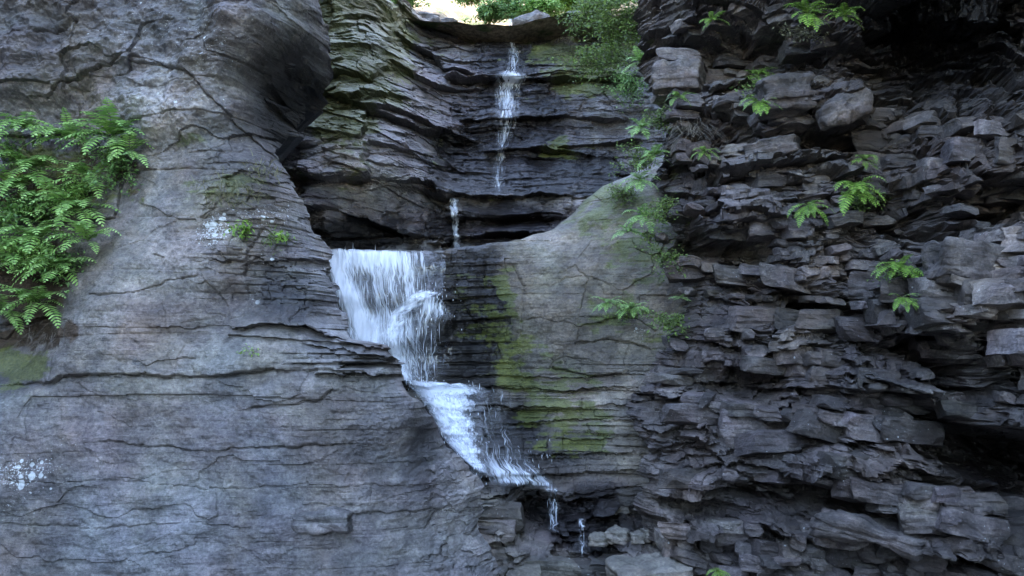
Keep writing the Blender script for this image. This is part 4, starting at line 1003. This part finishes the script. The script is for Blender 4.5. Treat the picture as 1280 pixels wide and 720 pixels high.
def tuft(px, py, Y, rx, L, n, label, seed, mat, cat='grass tuft', name='grass_tuft', down=.6):
    r = random.Random(seed); b = at(px, py, Y); e = empty(name, b); tag(e, label, cat)
    V = []; Fq = []
    for i in range(n):
        p = np.array((r.gauss(0, .5)*rx, r.uniform(-.05, .02), r.gauss(0, .25)*rx)); d = np.array((r.gauss(0, .6), -abs(r.gauss(.3, .3)), r.uniform(.1, 1.))); d /= np.linalg.norm(d)
        l = L*r.uniform(.5, 1.2); w = .004; k0 = len(V)
        s = np.array((1, .2, 0))*w
        for q in range(5):
            t = q/4; c = p+d*l*t+np.array((0, -.1*l*t*t, -down*l*t*t)); V += [c-s*(1-t*.9), c+s*(1-t*.9)]
        for q in range(4): Fq.append((k0+2*q, k0+2*q+1, k0+2*q+3, k0+2*q+2))
    quadmesh('blades', V, Fq, mat, e); return e

# --- the fern shelf on the left
GL = 'ferns on the left shelf'
def L_(px, py, d=.1): return min(Lsurf(px, py), 9.4)-d
fl = [(140, 172, .46, 16, 'broad bright fern arching over the right end of the left shelf'), (85, 172, .40, 12, 'fern left of the broad arching one on the shelf'),
      (30, 160, .38, 12, 'fern at the top left of the shelf by the frame edge'), (20, 235, .42, 14, 'pale fern at the left frame edge under the topmost one'),
      (95, 262, .42, 14, 'spreading fern in the middle of the shelf under the dead roots'), (45, 300, .44, 14, 'dense fern hanging over the soil bank'),
      (10, 330, .40, 12, 'fern low at the left frame edge'), (75, 335, .36, 12, 'fern low on the right side of the bank'), (48, 378, .34, 11, 'lowest bright fern drooping above the bare soil'),
      (110, 300, .34, 10, 'small fern at the right margin of the bank'), (5, 388, .32, 9, 'half hidden fern at the foot of the bank by the frame edge'), (5, 285, .36, 10, 'fern cut by the frame edge in the middle of the bank'),
      (40, 212, .40, 12, 'fern over the brown soil gap between the two tiers of the bank'), (115, 225, .34, 10, 'fern beside the dead roots right of the soil gap'), (60, 255, .36, 10, 'fern tucked among bushes in the upper bank'), (160, 190, .30, 9, 'short fern under the broad arching one')]
for i, (px, py, s, n, lab) in enumerate(fl): fern(px, py, L_(px, py, .16), s*1.3, n+3, lab, 100+i, M_FERN, elev=(-.1, .9), droop=1.1, group=GL)
shrub('shrub', 150, 205, L_(150, 205, .1), .26, .3, .42, 26, 26, .045, 'dark green bush hanging beneath the broad arching fern', 201, M_SHRUB, hang=.55)
shrub('shrub', 35, 270, L_(35, 270, .1), .45, .35, .40, 34, 30, .05, 'leafy green bush filling the left bank behind the ferns', 202, M_SHRUB, hang=.3)
shrub('shrub', 70, 340, L_(70, 340, .1), .35, .3, .35, 24, 26, .045, 'low leafy bush above the bare soil of the left bank', 203, M_SHRUB, hang=.4)
shrub('shrub', 10, 200, L_(10, 200, .1), .35, .3, .3, 22, 24, .045, 'dark bush in the hollow at the top left frame edge', 204, M_SHRUB, hang=.2)
shrub('shrub', 100, 240, L_(100, 240, .2), .22, .2, .22, 18, 24, .045, 'pale leafy bush between the upper and lower ferns of the shelf', 205, M_FERN, hang=.4)
shrub('shrub', 40, 320, L_(40, 320, .25), .34, .25, .30, 26, 26, .045, 'pale leafy bush hanging in front of the left bank', 206, M_FERN, hang=.4)
tuft(285, 245, L_(285, 245, .05), .34, .22, 190, 'dry olive grass tuft on the shoulder of the left cliff', 301, M_DRY)
tuft(330, 215, L_(330, 215, .05), .22, .18, 90, 'thin pale grass under the overhanging buttress', 302, M_DRY)
tuft(345, 300, L_(345, 300, .05), .18, .14, 80, 'short green grass beside the white lichen patch', 303, M_HANG)
shrub('plant', 305, 296, L_(305, 296, .05), .13, .12, .14, 9, 12, .05, 'small bright leafy plant beside the white lichen', 304, M_FERN_BRIGHT, 'plant')
shrub('plant', 350, 300, L_(350, 300, .05), .09, .1, .09, 6, 10, .045, 'tiny leafy plant right of the lichen on the left cliff', 305, M_FERN_BRIGHT, 'plant')
shrub('plant', 312, 443, L_(312, 443, .03), .08, .07, .06, 7, 10, .03, 'tiny green plant rooted in the slab above the long crack', 306, M_FERN_BRIGHT, 'plant')
tuft(60, 425, L_(60, 425, .05), .25, .2, 70, 'tangle of dead roots below the fern bank', 307, M_TWIG, 'roots', 'dead_roots', 1.2)
# --- right margin of the slab and the right cliff
def R_(px, py, d=.15): return Rsurf(px, py)-d
mid = [(805, 270, 11.0, .36, 12, 'fresh green fern on the slab top against the right cliff'), (785, 290, 11.1, .28, 10, 'small fern left of the fresh green one on the slab top'),
       (760, 378, 11.3, .28, 10, 'green fern standing on the slab below its shoulder'), (790, 385, 11.2, .26, 9, 'small fern at the foot of the right cliff by the slab'),
       (800, 160, 11.6, .32, 10, 'pale fern near the top of the mossy right margin'), (815, 195, 11.3, .34, 10, 'fern hanging in the gap between back wall and right cliff'),
       (800, 225, 11.4, .32, 10, 'fern just above the slab shoulder'), (800, 78, 13.5, .42, 10, 'bright fern frond reaching out from the hanging creepers'), (850, 372, 10.2, .14, 6, 'tiny pale fern on the lower left edge of the right cliff')]
for i, (px, py, y, s, n, lab) in enumerate(mid): fern(px, py, y-.12, s*.98, n+4, lab, 400+i, M_FERN, elev=(-.2, .8), droop=1.1, group='ferns along the slab and right cliff')
shrub('shrub', 775, 40, 14.6, .8, .6, .9, 60, 50, .06, 'dark creeper bush hanging over the right end of the upper wall', 411, M_HANG, hang=.35)
shrub('shrub', 735, 24, 17.2, .9, .5, .7, 50, 44, .06, 'mossy green hanging bush beside the upper lip', 412, M_HANG, hang=.4)
shrub('shrub', 752, 78, 16.0, .75, .4, .6, 44, 40, .06, 'loose mossy creeper spreading over the right end of the upper steps', 417, M_HANG, hang=.5)
shrub('shrub', 785, 112, 14.2, .42, .35, .5, 30, 34, .05, 'leafy hanging bush beside the flat faced pale block', 418, M_SHRUB, hang=.4)
shrub('shrub', 800, 210, 11.6, .35, .3, .35, 26, 26, .04, 'leafy undergrowth in the cleft above the slab', 413, M_HANG, hang=.2)
shrub('shrub', 790, 395, 11.25, .38, .25, .2, 22, 22, .035, 'low green growth under the small ferns on the slab', 414, M_HANG, hang=.2)
shrub('shrub', 815, 300, 10.9, .25, .25, .25, 16, 22, .035, 'olive creeper at the left edge of the right cliff', 415, M_HANG, hang=.5)
tuft(862, 165, R_(862, 165, .2), .18, .5, 40, 'bundle of bleached bare twigs on the right cliff edge', 416, M_ROOT, 'twigs', 'dry_twigs', 1.0)
rf = [(1010, 18, .32, 12, 'bright fern at the top of the right cliff'), (1055, 22, .26, 9, 'small bright fern right of the topmost one'), (945, 95, .30, 11, 'yellow green fern hanging on the right cliff above its twin'),
      (948, 128, .26, 9, 'lower half of the hanging fern on the right cliff'), (880, 190, .20, 7, 'rounded little fern near the left edge of the right cliff'), (1070, 235, .32, 12, 'large bright fern in the middle of the right cliff'),
      (1080, 200, .22, 8, 'short fern above the large bright one'), (1010, 256, .26, 6, 'arching fern left of the large bright one'), (1122, 335, .30, 12, 'bright fern in the vertical crevice at right'),
      (1128, 372, .18, 7, 'small fern at the bottom of the right crevice'), (897, 712, .13, 6, 'tiny bright fern at the bottom of the right cliff'), (890, 25, .22, 7, 'dull fern at the top left of the right cliff'), (848, 122, .2, 7, 'olive fern below the flat faced pale block')]
for i, (px, py, s, n, lab) in enumerate(rf): fern(px, py, R_(px, py, .48), s*1.10, n+4, lab, 500+i, M_FERN_BRIGHT, elev=(-.5, .8), droop=1.3, group='ferns on the right cliff')
for i, (px, py, lab) in enumerate([(1072, 250, 'low green growth behind the large bright fern of the right cliff'), (1122, 350, 'mossy growth filling the right crevice behind its ferns'), (945, 115, 'thin creeper behind the hanging yellow green fern'), (838, 330, 'trailing creeper low on the edge of the right cliff'), (828, 265, 'trailing creeper halfway down the edge of the right cliff'), (822, 150, 'trailing creeper beneath the flat faced pale block'), (835, 405, 'sparse creeper at the lowest green spot of the cliff edge'), (778, 245, 'creeping growth on the crest of the mossy slab')]):
    shrub('shrub', px, py, (R_(px, py, .2) if px > 800 else 12.3), (.30 if px < 900 else .2), .2, .28, 24, 24, .04, lab, 700+i, M_HANG, hang=.4, group='creepers on and beside the right cliff')
shrub('shrub', 1000, 42, R_(1000, 42, .25), .35, .3, .2, 22, 22, .03, 'dry brown green growth under the topmost fern', 520, M_DRY, hang=.5)

# --- the bank above the lip: bushes and young trees
for i, (px, py, y, w, mat, lab) in enumerate([(612, 26, 19.9, .42, M_SHRUB, 'dark bush left of the notch in the upper lip'), (640, 22, 20.3, .55, M_SHRUB, 'dark bush directly behind the notch of the upper lip'), (675, 18, 20.0, .5, M_FERN, 'pale green bush right of the notch'),
        (705, 14, 20.3, .6, M_FERN_BRIGHT, 'bright sunlit bush in the middle of the right half of the lip'), (745, 14, 19.8, .6, M_FERN, 'green bush near the right end of the upper lip'), (775, 2, 19.5, .7, M_HANG, 'dark bush where the upper lip meets the right cliff'),
        (590, 6, 22., .7, M_SHRUB, 'bush on the bank right of the sunlit litter'), (650, -6, 22.5, 1.0, M_SHRUB, 'large bush on the bank above the notch'), (720, -10, 22.5, 1.1, M_FERN, 'tall green bush on the bank at right'), (505, 8, 19.4, .45, M_SHRUB, 'low bush at the left end of the sunlit litter')]):
    shrub('shrub', px, py, y, w, w*.8, w*.8, 60, 50, .08, lab, 600+i, mat, group='bushes on the bank')
for i, (px, py, sz, lab) in enumerate([(533, 27, .34, 'rounded stone lying on the lip at the left of the sunlit litter'), (560, 30, .22, 'small stone on the lip beside the sunlit litter'), (668, 29, .42, 'long stone on the lip right of the notch'), (735, 27, .5, 'grey stone under the bushes of the right lip')]):
    boulder('stone', px, py, 19.3, (sz, sz*.7, sz*.35), lab, M_BACK, 31.+i, .9, p=4, bed_amp=.02, moss=.2)

# ================================================================== LIGHT
SUN_EL, SUN_AZ = R(38), R(80)           # azimuth clockwise from +Y (towards +X): the sun stands behind the right cliff
w = bpy.data.worlds.new('World'); sc.world = w; w.use_nodes = True
nt = w.node_tree; nt.nodes.clear()
sky = nt.nodes.new('ShaderNodeTexSky'); sky.sky_type = 'NISHITA'; sky.sun_disc = False; sky.sun_elevation = SUN_EL; sky.sun_rotation = SUN_AZ
bg = nt.nodes.new('ShaderNodeBackground'); bg.inputs[1].default_value = .15; ow = nt.nodes.new('ShaderNodeOutputWorld')
nt.links.new(sky.outputs[0], bg.inputs[0]); nt.links.new(bg.outputs[0], ow.inputs[0])
sl = bpy.data.lights.new('sun', 'SUN'); sl.energy = 2.0; sl.angle = R(.5); sl.color = (1, .94, .84)
so_ = bpy.data.objects.new('sun', sl); COL.objects.link(so_)
dv = Vector((math.sin(SUN_AZ)*math.cos(SUN_EL), math.cos(SUN_AZ)*math.cos(SUN_EL), math.sin(SUN_EL)))
so_.rotation_euler = (-dv).to_track_quat('-Z', 'Y').to_euler(); so_.location = (20, 20, 40)

sc.view_settings.view_transform = 'Standard'; sc.view_settings.look = 'None'; sc.view_settings.gamma = 1
sc.view_settings.use_curve_mapping = False
sc.view_settings.exposure = 4.5
sc.view_settings.use_white_balance = True; sc.view_settings.white_balance_temperature = 7050; sc.view_settings.white_balance_tint = 13
sc.cycles.transparent_max_bounces = 24
sc.cycles.max_bounces = 8
sc.cycles.use_denoising = True
